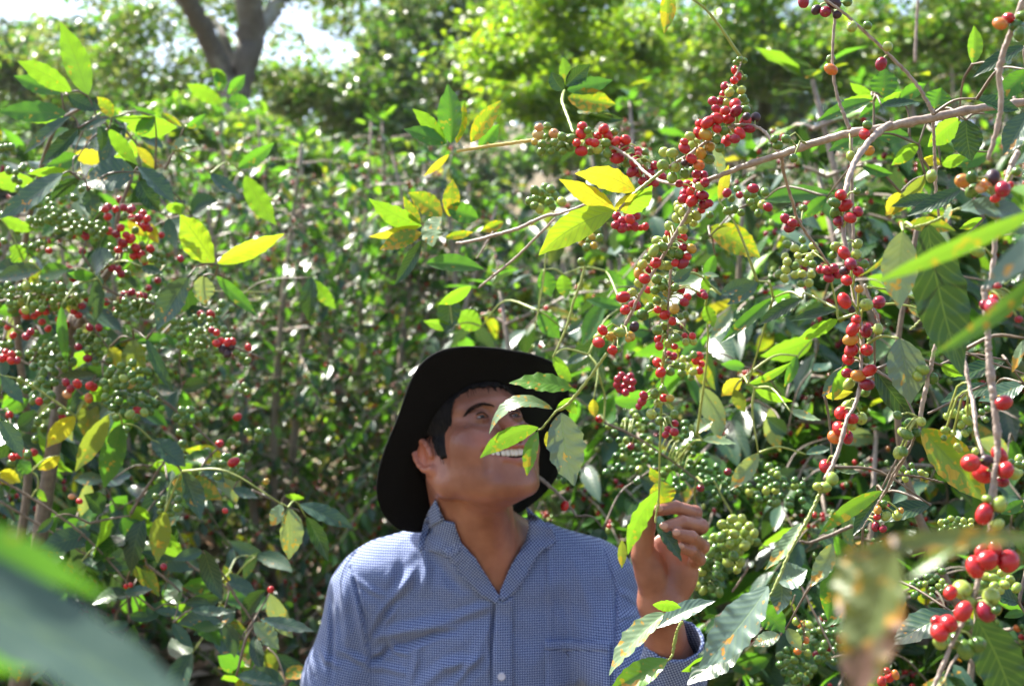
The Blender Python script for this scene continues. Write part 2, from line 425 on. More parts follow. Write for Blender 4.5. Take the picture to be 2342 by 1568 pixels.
# ================================================================= signed-distance modelling (one smooth surface per body)
class SDF:
    """grid in the camera frame (x right, y up, z depth), metres"""
    def __init__(s, lo, hi, h):
        s.lo = np.array(lo, float); s.h = h
        s.n = np.ceil((np.array(hi) - s.lo) / h).astype(int) + 1
        s.D = np.full(s.n, 0.05, np.float32)
    def sub(s, lo, hi):
        a = np.clip(np.floor((np.array(lo) - s.lo) / s.h).astype(int), 0, s.n)
        b = np.clip(np.ceil((np.array(hi) - s.lo) / s.h).astype(int) + 1, 0, s.n)
        sl = tuple(slice(int(i), int(j)) for i, j in zip(a, b))
        ax = [(s.lo[i] + s.h * np.arange(a[i], b[i])).astype(np.float32) for i in range(3)]
        return sl, np.meshgrid(*ax, indexing='ij', sparse=True)
    def op(s, d, sl, k, mode):
        D = s.D[sl]
        if mode == 'add':
            h = np.clip(0.5 + 0.5 * (D - d) / k, 0, 1); s.D[sl] = D * (1 - h) + d * h - k * h * (1 - h)
        elif mode == 'cut':
            d = -d; h = np.clip(0.5 - 0.5 * (D - d) / k, 0, 1); s.D[sl] = D * (1 - h) + d * h + k * h * (1 - h)
    def ell(s, c, r, k=0.01, mode='add', M=None):
        c = np.asarray(c, float); r = np.asarray(r, float); m = r.max() + k + 0.012
        sl, (X, Y, Z) = s.sub(c - m, c + m)
        if 0 in s.D[sl].shape: return
        X = X - c[0]; Y = Y - c[1]; Z = Z - c[2]
        if M is not None:      # M columns = ellipsoid axes in the grid frame
            X, Y, Z = (M[0, 0] * X + M[1, 0] * Y + M[2, 0] * Z, M[0, 1] * X + M[1, 1] * Y + M[2, 1] * Z, M[0, 2] * X + M[1, 2] * Y + M[2, 2] * Z)
        k0 = np.sqrt((X / r[0]) ** 2 + (Y / r[1]) ** 2 + (Z / r[2]) ** 2)
        k1 = np.sqrt((X / r[0] ** 2) ** 2 + (Y / r[1] ** 2) ** 2 + (Z / r[2] ** 2) ** 2) + 1e-9
        s.op((k0 * (k0 - 1) / k1).astype(np.float32), sl, k, mode)
    def cap(s, a, b, ra, rb=None, k=0.01, mode='add', flat=None):
        a = np.asarray(a, float); b = np.asarray(b, float); rb = ra if rb is None else rb
        m = max(ra, rb) + k + 0.012
        sl, (X, Y, Z) = s.sub(np.minimum(a, b) - m, np.maximum(a, b) + m)
        if 0 in s.D[sl].shape: return
        ba = b - a; L2 = ba @ ba + 1e-12
        X = X - a[0]; Y = Y - a[1]; Z = Z - a[2]
        t = np.clip((X * ba[0] + Y * ba[1] + Z * ba[2]) / L2, 0, 1)
        d = np.sqrt((X - t * ba[0]) ** 2 + (Y - t * ba[1]) ** 2 + (Z - t * ba[2]) ** 2) - (ra + (rb - ra) * t)
        s.op(d.astype(np.float32), sl, k, mode)
    def chain(s, pts, rs, k=0.01, mode='add'):
        for i in range(len(pts) - 1): s.cap(pts[i], pts[i + 1], rs[i], rs[i + 1], k, mode)
    def mesh(s):
        """surface nets"""
        D = s.D; ins = D < 0
        n = D.shape
        c = np.zeros(tuple(x - 1 for x in n), np.uint8)
        for i in (0, 1):
            for j in (0, 1):
                for k in (0, 1):
                    c += ins[i:n[0] - 1 + i, j:n[1] - 1 + j, k:n[2] - 1 + k]
        cells = np.argwhere((c > 0) & (c < 8))
        idx = np.full(c.shape, -1, np.int32); idx[tuple(cells.T)] = np.arange(len(cells))
        acc = np.zeros((len(cells), 3)); cnt = np.zeros(len(cells))
        cor = [(i, j, k) for i in (0, 1) for j in (0, 1) for k in (0, 1)]
        for a in cor:
            for ax in range(3):
                if a[ax]: continue
                b = list(a); b[ax] = 1
                da = D[tuple((cells + a).T)]; db = D[tuple((cells + b).T)]
                m = (da < 0) != (db < 0)
                t = da[m] / (da[m] - db[m])
                p = np.tile(np.array(a, float), (m.sum(), 1)); p[:, ax] = t
                acc[m] += p; cnt[m] += 1
        V = (cells + acc / cnt[:, None]) * s.h + s.lo
        Fs = []
        for ax in range(3):
            o = [0, 1, 2]; o.remove(ax); u, v = o
            sl0 = [slice(None)] * 3; sl1 = [slice(None)] * 3
            sl0[ax] = slice(0, -1); sl1[ax] = slice(1, None)
            e = ins[tuple(sl0)] != ins[tuple(sl1)]
            ed = np.argwhere(e)
            ok = (ed[:, u] > 0) & (ed[:, v] > 0) & (ed[:, u] < n[u] - 1) & (ed[:, v] < n[v] - 1)
            ed = ed[ok]
            flip = ins[tuple(ed.T)]
            q = []
            for du, dv in ((0, 0), (1, 0), (1, 1), (0, 1)):
                p = ed.copy(); p[:, u] -= du; p[:, v] -= dv
                q.append(idx[tuple(p.T)])
            q = np.stack(q, 1)
            if ax == 1: flip = ~flip
            q[~flip] = q[~flip][:, ::-1]
            Fs.append(q)
        return V, np.vstack(Fs)[:, ::-1]

# ---------------------------------------------------------------- the man's frames
YAW, HP = R(38), R(27)
HO = cf(1077, 1034, 2.35)
def hrot():
    ca, sa, cy, sy = math.cos(HP), math.sin(HP), math.cos(YAW), math.sin(YAW)
    def one(v):
        x, y, z = v                                  # local: x his left, y back, z up
        y1, z1 = y * ca + z * sa, -y * sa + z * ca
        x2, y2 = x * cy - y1 * sy, x * sy + y1 * cy
        return np.array([x2, z1, y2])                # camera frame: right, up, depth
    return np.stack([one((1, 0, 0)), one((0, 1, 0)), one((0, 0, 1))], 1)
HM = hrot()
def hd(x, y, z): return HO + HM @ np.array([x, y, z], float)

SKIN_TONE = []
def build_body():
    g = SDF(cf(600, 1700, 2.35) * [1, 1, 0] + [0, -0.05, 2.0], [cf(1650, 0, 2.1)[0], cf(0, 800, 2.35)[1], 2.62], 0.0019)
    E = lambda c, r, k=0.01, mode='add', M=HM: g.ell(hd(*c), r, k, mode, M)
    C = lambda a, b, ra, rb=None, k=0.01, mode='add': g.cap(hd(*a), hd(*b), ra, rb, k, mode)
    # head
    E((0, .018, .045), (.074, .094, .084), .01)
    E((0, -.028, .05), (.066, .062, .055), .03)
    E((0, -.034, -.02), (.060, .058, .082), .03)
    E((0, -.045, -.060), (.051, .048, .040), .025)
    for sx in (-1, 1):
        C((sx * .060, .000, -.050), (sx * .026, -.078, -.086), .017, .017, .024)
        E((sx * .046, -.042, -.036), (.022, .038, .036), .03)
        C((sx * .062, .002, -.005), (sx * .060, .000, -.050), .018, .017, .02)
        E((sx * .045, -.062, -.008), (.027, .025, .024), .028)
        E((sx * .036, -.074, -.024), (.023, .019, .021), .022)
        C((sx * .046, -.072, .043), (sx * .014, -.088, .040), .011, .011, .022)
        E((sx * .032, -.106, .019), (.019, .019, .013), .018, 'cut')
        E((sx * .032, -.0780, .0215), (.0180, .0160, .0140), .006)
        E((sx * .033, -.096, .0205), (.0165, .0095, .0028), .003, 'cut')
        # ears
    E((0, -.085, -.091), (.025, .018, .018), .016)
    E((0, -.078, -.052), (.040, .027, .033), .016)
    C((0, -.088, .030), (0, -.113, -.012), .0085, .0105, .010)
    E((0, -.117, -.018), (.0125, .0115, .011), .008)
    for sx in (-1, 1):
        E((sx * .0135, -.106, -.021), (.009, .011, .0085), .006)
        E((sx * .007, -.113, -.031), (.0042, .006, .005), .003, 'cut')
        C((sx * .020, -.114, -.018), (sx * .046, -.094, -.040), .0040, .0036, .008, 'cut')
        C((sx * .046, -.094, -.040), (sx * .046, -.086, -.062), .0036, .0020, .008, 'cut')
        for (z0, z1) in ((.018, .026), (.014, .014), (.010, .002)):
            C((sx * .054, -.0835, z0), (sx * .068, -.068, z1), .0013, .0008, .003, 'cut')
    # open, laughing mouth
    E((0, -.110, -.0475), (.021, .024, .0115), .003, 'cut')
    for sx in (-1, 1):
        E((sx * .018, -.104, -.0450), (.016, .021, .0090), .003, 'cut')
        E((sx * .031, -.094, -.0415), (.008, .013, .0052), .003, 'cut')
        C((sx * .040, -.085, -.0365), (sx * .020, -.103, -.0355), .0028, .0040, .004)
        C((sx * .020, -.103, -.0355), (0, -.1085, -.0370), .0040, .0042, .004)
        C((sx * .040, -.085, -.0385), (sx * .022, -.100, -.0545), .0026, .0040, .004)
        C((sx * .022, -.100, -.0545), (0, -.1045, -.0610), .0040, .0048, .005)
        # ear: helix ring, bowl, lobe
        pts = []
        for a in np.linspace(-100, 200, 13):
            ca, sa = math.cos(R(a)), math.sin(R(a))
            pts.append(hd(sx * (.082 + .005 * (ca * .5 + .5)), .008 + .016 * ca + .005 * sa, .003 + .026 * sa))
        E((sx * .080, .008, .002), (.0065, .017, .026), .004)
        g.chain(pts, [.0042] * 13, .003)
        E((sx * .090, .004, .000), (.007, .009, .015), .004, 'cut')
        E((sx * .081, .000, -.026), (.006, .008, .009), .005)
        E((sx * .079, -.006, .002), (.006, .004, .008), .004)
    # neck and throat
    nb = cf(1108, 1330, 2.44)
    g.cap(hd(0, .034, -.030), nb, .060, .066, .012)
    g.cap(hd(.0, .000, -.075), cf(1120, 1290, 2.405), .032, .040, .016)
    g.ell(cf(1150, 1200, 2.375), (.010, .016, .010), .015)
    for a, b in (((-.062, .02, -.03), (1128, 1345, 2.375)), ((.06, .02, -.03), (1152, 1345, 2.375))):
        g.cap(hd(*a), cf(*b), .013, .010, .02)
    # torso
    g.ell(cf(1118, 1560, 2.46), (.178, .21, .105), .03)
    g.ell(cf(1118, 1800, 2.46), (.165, .26, .105), .03)
    g.cap(cf(870, 1355, 2.46), cf(1360, 1350, 2.46), .060, .060, .05)
    for u in (900, 1330):
        g.cap(cf(1115, 1240, 2.46), cf(u, 1315, 2.46), .052, .046, .04)
    for a, b in ((1085, 880), (1160, 1340)):
        g.cap(cf(a, 1350, 2.385), cf(b, 1318, 2.42), .009, .009, .025)
    # arms
    g.chain([cf(842, 1372, 2.46), cf(785, 1560, 2.46), cf(755, 1790, 2.47)], [.052, .046, .042], .04)
    g.chain([cf(1352, 1375, 2.45), cf(1418, 1505, 2.38), cf(1500, 1660, 2.28)], [.050, .045, .040], .04)
    z5 = lambda x, y, d: cf(*Z5(x, y), d)
    wr = z5(330, 1540, 2.105)
    g.chain([cf(1505, 1650, 2.28), cf(1530, 1520, 2.18), wr], [.040, .034, .026], .02)
    g.cap(z5(250, 1520, 2.105), z5(430, 1520, 2.105), .021, .021, .02)
    # palm
    g.ell(z5(420, 1080, 2.112), (.036, .050, .0155), .015)
    g.cap(z5(330, 1500, 2.105), z5(560, 1150, 2.11), .023, .020, .015)
    g.ell(z5(600, 1130, 2.105), (.021, .034, .016), .012)
    g.cap(z5(260, 1330, 2.098), z5(140, 960, 2.085), .021, .018, .014)
    g.ell(z5(200, 1120, 2.084), (.019, .031, .016), .010)
    g.cap(z5(480, 680, 2.115), z5(690, 980, 2.112), .012, .012, .012)
    k = .0022
    rs = [.0104, .0100, .0090, .0082]
    fing = [
        [(520, 620, 2.115), (760, 375, 2.092), (520, 300, 2.066), (315, 335, 2.052)],
        [(610, 730, 2.115), (840, 545, 2.086), (600, 490, 2.058), (385, 560, 2.042)],
        [(680, 870, 2.113), (858, 800, 2.082), (720, 680, 2.052), (540, 640, 2.040)],
        [(700, 1010, 2.110), (818, 965, 2.080), (720, 860, 2.056), (600, 815, 2.048)]]
    for i, f in enumerate(fing):
        sc_ = (1.0, 1.02, .98, .86)[i]
        g.chain([z5(*p) for p in f], [r * sc_ for r in rs], k)
        g.ell(z5(*f[1]), (.0110 * sc_,) * 3, k)
    g.chain([z5(230, 1300, 2.095), z5(95, 900, 2.082), z5(140, 570, 2.068), z5(205, 350, 2.062)], [.018, .0140, .0118, .0100], .006)
    g.ell(z5(120, 740, 2.074), (.0115, .020, .0115), .006)
    V, Fc = g.mesh()
    ed = np.vstack([Fc[:, [0, 1]], Fc[:, [1, 2]], Fc[:, [2, 3]], Fc[:, [3, 0]]])
    deg = np.bincount(ed.ravel(), minlength=len(V))[:, None]
    for it in range(6):
        S = np.stack([np.bincount(ed[:, 0], V[ed[:, 1], c], len(V)) + np.bincount(ed[:, 1], V[ed[:, 0], c], len(V)) for c in range(3)], 1) / deg
        V = V + (S - V) * (.5 if it % 2 == 0 else -.45)
    # tone attribute: lips, mouth cavity, nails are painted from real distances
    Lc = (V - HO) @ HM
    col = np.ones((len(V), 4)); col[:, :3] = 1
    lx, ly, lz = Lc.T
    lipd = np.full(len(V), 9.0)
    for sx in (-1, 1):
        for a, b, r in (((sx * .040, -.085, -.0365), (sx * .020, -.103, -.0355), .0040), ((sx * .020, -.103, -.0355), (0, -.1085, -.037), .0048),
                        ((sx * .040, -.085, -.0385), (sx * .022, -.100, -.0545), .0034), ((sx * .022, -.100, -.0545), (0, -.1045, -.0610), .0045)):
            a = np.array(a); b = np.array(b); ba = b - a
            t = np.clip(((Lc - a) @ ba) / (ba @ ba), 0, 1)
            lipd = np.minimum(lipd, np.linalg.norm(Lc - a - t[:, None] * ba, axis=1) - r)
    w = np.clip(1 - lipd / .0022, 0, 1)[:, None]
    col[:, :3] = col[:, :3] * (1 - w) + np.array([1.02, .74, .76]) * w
    inside = ((lx / .038) ** 2 + ((lz + .050) / .019) ** 2 < 1) & (ly > -.098 + 0.9 * np.abs(lx) * 0.35) & (ly < -.06) & (lipd > .0012)
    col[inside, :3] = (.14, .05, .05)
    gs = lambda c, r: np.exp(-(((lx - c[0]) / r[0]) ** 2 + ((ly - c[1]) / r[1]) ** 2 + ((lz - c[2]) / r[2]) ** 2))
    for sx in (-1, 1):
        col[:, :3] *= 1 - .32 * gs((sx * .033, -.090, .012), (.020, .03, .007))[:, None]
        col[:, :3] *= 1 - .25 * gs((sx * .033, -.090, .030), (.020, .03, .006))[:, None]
        col[:, :3] *= 1 + gs((sx * .042, -.082, -.018), (.022, .03, .018))[:, None] * np.array([.16, -.06, -.06])
        col[:, :3] *= 1 + gs((sx * .085, .010, .0), (.012, .03, .035))[:, None] * np.array([.25, -.04, -.06])
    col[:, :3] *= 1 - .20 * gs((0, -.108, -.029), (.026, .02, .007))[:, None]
    col[:, :3] *= 1 + gs((0, -.118, -.016), (.016, .02, .014))[:, None] * np.array([.12, -.08, -.08])
    stub = np.exp(-((lz + .088) / .022) ** 2) * np.exp(-((ly + .085) / .03) ** 2) * .10
    col[:, :3] *= (1 - stub[:, None])
    return g, V, Fc, col

def skin_mat():
    m, n, out = newmat('skin')
    a = N(n, 'ShaderNodeAttribute', attribute_name='tone')
    tc = N(n, 'ShaderNodeTexCoord')
    no = N(n, 'ShaderNodeTexNoise', i_Scale=18.0, i_Detail=4.0); n.links.new(tc.outputs['Object'], no.inputs['Vector'])
    base = mixc(n, ramp(n, no.outputs[0], [(0.35, (0, 0, 0)), (0.65, (1, 1, 1))]), (0.215, 0.080, 0.050), (0.36, 0.155, 0.100))
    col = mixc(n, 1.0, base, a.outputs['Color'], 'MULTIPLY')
    b = N(n, 'ShaderNodeBsdfPrincipled', i_Roughness=0.33); n.links.new(col, b.inputs['Base Color'])
    b.inputs['Specular IOR Level'].default_value = 0.45
    b.inputs['Subsurface Weight'].default_value = 0.06
    b.inputs['Subsurface Radius'].default_value = (1.0, 0.35, 0.2)
    b.inputs['Subsurface Scale'].default_value = 0.008
    n2 = N(n, 'ShaderNodeTexNoise', i_Scale=420.0, i_Detail=3.0); n.links.new(tc.outputs['Object'], n2.inputs['Vector'])
    n3 = N(n, 'ShaderNodeTexNoise', i_Scale=45.0, i_Detail=3.0); n.links.new(tc.outputs['Object'], n3.inputs['Vector'])
    bp = N(n, 'ShaderNodeBump', i_Strength=0.22, i_Distance=0.002)
    n.links.new(math_(n, 'ADD', n2.outputs[0], math_(n, 'MULTIPLY', n3.outputs[0], 2.5)), bp.inputs['Height']); n.links.new(bp.outputs[0], b.inputs['Normal'])
    n.links.new(b.outputs[0], out.inputs[0])
    return m
def plain(name, col, rough=0.5, spec=0.5, var=0.0, scale=30, sheen=0):
    m, n, out = newmat(name)
    b = N(n, 'ShaderNodeBsdfPrincipled', i_Roughness=rough); b.inputs['Specular IOR Level'].default_value = spec
    tc = N(n, 'ShaderNodeTexCoord')
    no = N(n, 'ShaderNodeTexNoise', i_Scale=float(scale), i_Detail=4.0); n.links.new(tc.outputs['Object'], no.inputs['Vector'])
    c = mixc(n, no.outputs[0], tuple(x * (1 - var) for x in col), tuple(min(1, x * (1 + var)) for x in col))
    n.links.new(c, b.inputs['Base Color'])
    if sheen: b.inputs['Sheen Weight'].default_value = sheen; b.inputs['Sheen Roughness'].default_value = .5
    bp = N(n, 'ShaderNodeBump', i_Strength=0.15, i_Distance=0.002); n.links.new(no.outputs[0], bp.inputs['Height']); n.links.new(bp.outputs[0], b.inputs['Normal'])
    n.links.new(b.outputs[0], out.inputs[0]); return m
SKIN = skin_mat()
HATM = plain('black_felt', (0.0045, 0.0045, 0.005), 0.9, 0.1, 0.3, 300)
HAIRM = plain('black_hair', (0.006, 0.005, 0.006), 0.65, 0.2, 0.5, 200)
TEETH = plain('teeth', (0.72, 0.66, 0.56), 0.25, 0.5, 0.05, 60)
EYEW = plain('eye_white', (0.42, 0.36, 0.33), 0.2, 0.5, 0.05)
EYED = plain('iris', (0.012, 0.007, 0.005), 0.1, 0.6)
NAIL = plain('fingernail', (0.48, 0.26, 0.20), 0.28, 0.5, 0.06, 90)
BTN = plain('shirt_button', (0.50, 0.53, 0.68), 0.25, 0.5, 0.05)
THREAD = plain('dark_thread', (0.02, 0.025, 0.07), 0.7)
TROUS = plain('dark_cloth', (0.03, 0.035, 0.05), 0.8, 0.2, 0.2, 60)

def shirt_mat():
    m, n, out = newmat('gingham_shirt')
    uv = N(n, 'ShaderNodeUVMap'); sep = N(n, 'ShaderNodeSeparateXYZ'); n.links.new(uv.outputs[0], sep.inputs[0])
    per = 2 * math.pi / 0.0038
    def st(x):
        return math_(n, 'MULTIPLY_ADD', math_(n, 'SINE', math_(n, 'MULTIPLY', x, per)), 2.5, 0.5, clamp=True)
    a, b_ = st(sep.outputs[0]), st(sep.outputs[1])
    f = math_(n, 'MULTIPLY', math_(n, 'ADD', a, b_), 0.5)
    col = ramp(n, f, [(0.0, (0.38, 0.46, 0.66)), (0.5, (0.080, 0.125, 0.30)), (1.0, (0.017, 0.032, 0.12))])
    b = N(n, 'ShaderNodeBsdfPrincipled', i_Roughness=0.75); n.links.new(col, b.inputs['Base Color'])
    b.inputs['Specular IOR Level'].default_value = 0.25
    b.inputs['Sheen Weight'].default_value = 0.25; b.inputs['Sheen Roughness'].default_value = .5
    tc = N(n, 'ShaderNodeTexCoord')
    n3 = N(n, 'ShaderNodeTexNoise', i_Scale=22.0, i_Detail=3.0, i_Distortion=1.2); n.links.new(tc.outputs['Object'], n3.inputs['Vector'])
    bp = N(n, 'ShaderNodeBump', i_Strength=0.35, i_Distance=0.006)
    n.links.new(n3.outputs[0], bp.inputs['Height']); n.links.new(bp.outputs[0], b.inputs['Normal'])
    tr = N(n, 'ShaderNodeBsdfTranslucent'); n.links.new(col, tr.inputs[0])
    mx = N(n, 'ShaderNodeMixShader', i_0=0.08)
    n.links.new(b.outputs[0], mx.inputs[1]); n.links.new(tr.outputs[0], mx.inputs[2]); n.links.new(mx.outputs[0], out.inputs[0])
    return m
SHIRT = shirt_mat()

man = thing('person', (P(1118, 1500, 2.46)[0], P(1118, 1500, 2.46)[1], 0.0),
            'laughing man in blue checked shirt looking up and holding a hanging coffee twig', 'person')
gB, bV, bF, bC = build_body()
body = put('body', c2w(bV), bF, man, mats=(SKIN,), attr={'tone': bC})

# ---- shirt
def seg_d(px, a, b):
    a = np.array(a, float); b = np.array(b, float); ba = b - a
    t = np.clip(((px - a) @ ba) / (ba @ ba), 0, 1)
    return np.linalg.norm(px - a - t[:, None] * ba, axis=1), t
FOLDS = [  # shirt-zone polyline, width, height (m)
 ([(600, 620), (680, 520), (745, 420)], 26, .007), ([(470, 860), (560, 700), (640, 600)], 16, -.006),
 ([(500, 830), (640, 800), (780, 770), (905, 742)], 30, .007), ([(905, 742), (1050, 690), (1190, 640)], 26, .0045),
 ([(560, 900), (700, 870), (850, 810), (980, 800)], 18, -.005), ([(480, 960), (540, 940), (580, 900)], 14, -.007),
 ([(590, 830), (620, 900), (700, 930)], 16, .004), ([(760, 1110), (900, 1000), (1060, 960), (1150, 800)], 30, .005),
 ([(950, 1110), (1040, 1000), (1120, 920)], 20, .005), ([(700, 1110), (740, 960), (745, 880)], 18, .004),
 ([(780, 320), (800, 430), (780, 560)], 30, .005), ([(880, 400), (930, 500), (1000, 560)], 26, -.003), ([(860, 300), (1000, 480), (1150, 600)], 22, .003),
 ([(660, 360), (640, 480), (600, 560)], 26, -.003), ([(1195, 640), (1175, 800), (1175, 1110)], 12, -.006),
 ([(1290, 650), (1290, 800), (1295, 1110)], 6, -.0015), ([(1500, 300), (1500, 500), (1510, 840)], 14, .003),
 ([(1880, 560), (1880, 700), (1885, 1000)], 12, -.006), ([(1810, 330), (1850, 450), (1880, 560)], 8, -.003),
 ([(1885, 720), (1960, 700), (2040, 680)], 18, .005), ([(1890, 800), (1970, 770), (2040, 740)], 16, -.004), ([(1895, 560), (1950, 590), (2010, 640)], 18, .004),
 ([(1650, 400), (1700, 560), (1760, 760)], 34, .003), ([(1560, 500), (1580, 660), (1640, 820)], 28, -.0025),
 ([(370, 430), (400, 560), (440, 720), (465, 860)], 10, -.006), ([(255, 600), (260, 800), (250, 1100)], 14, -.005), ([(330, 520), (330, 700), (350, 900)], 22, .004),
 ([(400, 650), (440, 800), (460, 1000)], 20, .004), ([(300, 900), (420, 960), (470, 980)], 18, .004), ([(200, 900), (230, 960), (300, 1000)], 18, .004),
 ([(380, 480), (480, 560), (560, 600)], 16, .003), ([(470, 1000), (560, 1000), (700, 1040)], 20, .004),
]
def build_shirt():
    h = 0.0032
    g = SDF([cf(620, 0, 2.45)[0], cf(0, 1900, 2.45)[1], 2.02], [cf(1680, 0, 2.2)[0], cf(0, 1150, 2.45)[1], 2.66], h)
    o = .0125
    g.ell(cf(1118, 1560, 2.46), (.178 + o, .21 + o, .105 + o), .03)
    g.ell(cf(1118, 1800, 2.46), (.172 + o, .26, .110 + o), .03)
    g.cap(cf(870, 1355, 2.46), cf(1360, 1350, 2.46), .060 + o, .060 + o, .05)
    for u in (900, 1330):
        g.cap(cf(1115, 1240, 2.46), cf(u, 1315, 2.46), .052 + o, .046 + o, .04)
    for a, b in ((1085, 880), (1160, 1340)):
        g.cap(cf(a, 1350, 2.385), cf(b, 1318, 2.42), .009 + o, .009 + o, .025)
    g.cap(hd(0, .030, -.030), cf(1108, 1330, 2.44), .062 + .006, .067 + .006, .025)
    g.chain([cf(842, 1372, 2.46), cf(783, 1560, 2.46), cf(755, 1790, 2.47), cf(750, 1850, 2.47)], [.064, .060, .054, .052], .03)
    g.chain([cf(1352, 1375, 2.45), cf(1418, 1505, 2.38), cf(1500, 1660, 2.28)], [.064, .058, .055], .03)
    g.chain([cf(1505, 1650, 2.28), cf(1538, 1540, 2.19), cf(1545, 1420, 2.125)], [.055, .046, .040], .02)
    # hollow it
    D = g.D
    D2 = np.maximum(D, -(D + .005))
    sl, (X, Y, Z) = g.sub([-9] * 3, [9] * 3)
    U = X / Z * F + 1171.0; Vv = 784.0 - Y / Z * F
    # neck opening, the V and the cuff
    def inpoly(U, Vv, poly):
        c = np.zeros(np.broadcast(U, Vv).shape, bool)
        p = poly
        for i in range(len(p)):
            (x1, y1), (x2, y2) = p[i], p[(i + 1) % len(p)]
            if y1 == y2: continue
            c ^= ((y1 > Vv) != (y2 > Vv)) & (U < (x2 - x1) * (Vv - y1) / (y2 - y1) + x1)
        return c
    wedge = inpoly(U, Vv, [(1140, 1366), (1090, 1290), (1059, 1246), (1048, 1205), (1020, 1160), (1000, 900), (1240, 900), (1236, 1180), (1214, 1232), (1178, 1300)]) & (Z < 2.47)
    top = (Y > cf(0, 1205, 2.45)[1] + (Z - 2.45) * .2) & (U > 972) & (U < 1250)
    # cuff: everything beyond its rim plane
    c0 = cf(1542, 1462, 2.145); ax = cf(1545, 1420, 2.125) - cf(1538, 1540, 2.19); ax /= np.linalg.norm(ax)
    cuff = ((X - c0[0]) * ax[0] + (Y - c0[1]) * ax[1] + (Z - c0[2]) * ax[2] > 0) & (U > 1470) & (Z < 2.3)
    kill = wedge | top | cuff
    D2 = np.where(kill, np.maximum(D2, .0015), D2)
    # lower hem
    D2 = np.where(np.broadcast_to(Y < cf(0, 1860, 2.45)[1], D2.shape), np.maximum(D2, .0015), D2)
    g.D = D2.astype(np.float32)
    V, Fc = g.mesh()
    # folds: move the outside towards the viewer or into the body
    px = np.column_stack([V[:, 0] / V[:, 2] * F + 1171, 784 - V[:, 1] / V[:, 2] * F])
    zpx = np.column_stack([(px[:, 0] / .9368 - 700) * 2.342, (px[:, 1] / .9368 - 1200) * 2.342])
    disp = np.zeros(len(V))
    for pts, w, hgt in FOLDS:
        best = np.full(len(V), 1e9); tt = np.zeros(len(V))
        for i in range(len(pts) - 1):
            d, t = seg_d(zpx, pts[i], pts[i + 1])
            m = d < best; best[m] = d[m]; tt[m] = (i + t[m]) / (len(pts) - 1)
        prof_ = np.exp(-(best / w) ** 2) * (0.35 + 0.65 * np.sin(np.pi * np.clip(tt, 0, 1)))
        hgt *= 1.5
        disp += hgt * prof_ - 0.35 * hgt * np.exp(-((best - 1.9 * w) / w) ** 2) * np.sin(np.pi * np.clip(tt, 0, 1))
    # placket and pocket: cloth lying on cloth
    x, y = zpx.T
    plk = (x > 1195) & (x < 1292) & (y > 600)
    disp += np.where(plk, .0018, 0)
    pok = (x > 1478) & (x < 1850) & (y > 852)
    disp += np.where(pok, .0018, 0)
    disp += np.where(pok & (y < 905), .0008, 0)
    # loose creasing of the sleeves
    front = V[:, 2] < 2.46
    disp *= front
    V[:, 2] -= disp
    rb = np.sin(V[:, 1] * 95 + np.sin(V[:, 0] * 60) * 1.6 + V[:, 2] * 40) * np.sin(V[:, 0] * 33 + V[:, 1] * 21 + 1.0)
    V[:, 2] -= .0016 * rb
    # weave direction: sleeves follow the arm
    uv = V[:, :2].copy()
    def rot(mask, a):
        ca, sa = math.cos(a), math.sin(a)
        q = uv[mask].copy(); uv[mask, 0] = q[:, 0] * ca - q[:, 1] * sa; uv[mask, 1] = q[:, 0] * sa + q[:, 1] * ca
    left = x < np.interp(y, [330, 430, 560, 720, 860, 1200], [250, 370, 400, 440, 465, 480])
    right = x > np.interp(y, [330, 450, 560, 700, 1200], [1810, 1850, 1878, 1880, 1885])
    rot(left, R(14)); rot(right, R(-24))
    return V, Fc, uv, zpx
sV, sF, sUV, sZ = build_shirt()
shirt = put('shirt', c2w(sV), sF, man, mats=(SHIRT,), uv=sUV)

def shirt_depth(zx, zy):          # depth of the cloth under a shirt-zone point
    d = (sZ[:, 0] - zx) ** 2 + (sZ[:, 1] - zy) ** 2
    m = d < 14 ** 2
    return sV[m, 2].min() if m.any() else 2.33

def patch(name, outline, depthf, mat, parent, res=14, thick=.0022, uvrot=0.0):
    """cloth piece cut to an outline (shirt zone), laid at depthf(x, y)"""
    pts = np.array(outline, float)
    lo, hi = pts.min(0), pts.max(0)
    import bmesh
    bm = bmesh.new()
    # resample the outline, fill, subdivide
    loop = []
    for i in range(len(pts)):
        a, b = pts[i], pts[(i + 1) % len(pts)]
        n = max(1, int(np.linalg.norm(b - a) / res))
        for k in range(n): loop.append(a + (b - a) * k / n)
    vs = [bm.verts.new((p[0], p[1], 0)) for p in loop]
    bm.faces.new(vs)
    bmesh.ops.triangulate(bm, faces=bm.faces[:])
    for _ in range(2):
        es = [e for e in bm.edges if e.calc_length() > res * 1.2]
        if es: bmesh.ops.subdivide_edges(bm, edges=es, cuts=1)
        bmesh.ops.triangulate(bm, faces=[f for f in bm.faces if len(f.verts) > 4])
    V2 = np.array([v.co[:] for v in bm.verts]); bm.verts.index_update()
    Fc = [[v.index for v in f.verts] for f in bm.faces]
    bm.free()
    V3 = np.array([cf(*ZS(p[0], p[1]), depthf(p[0], p[1])) for p in V2])
    ca, sa = math.cos(uvrot), math.sin(uvrot)
    uv = np.column_stack([V3[:, 0] * ca - V3[:, 1] * sa, V3[:, 0] * sa + V3[:, 1] * ca])
    o = put(name, c2w(V3), Fc, parent, mats=(mat,), uv=uv)
    s = o.modifiers.new('thickness', 'SOLIDIFY'); s.thickness = thick; s.offset = 0
    return o
def idw(pts):
    pts = np.array(pts, float)
    def f(x, y):
        d = (pts[:, 0] - x) ** 2 + (pts[:, 1] - y) ** 2 + 40
        w = 1 / d ** 1.3
        return float((w * pts[:, 2]).sum() / w.sum())
    return f
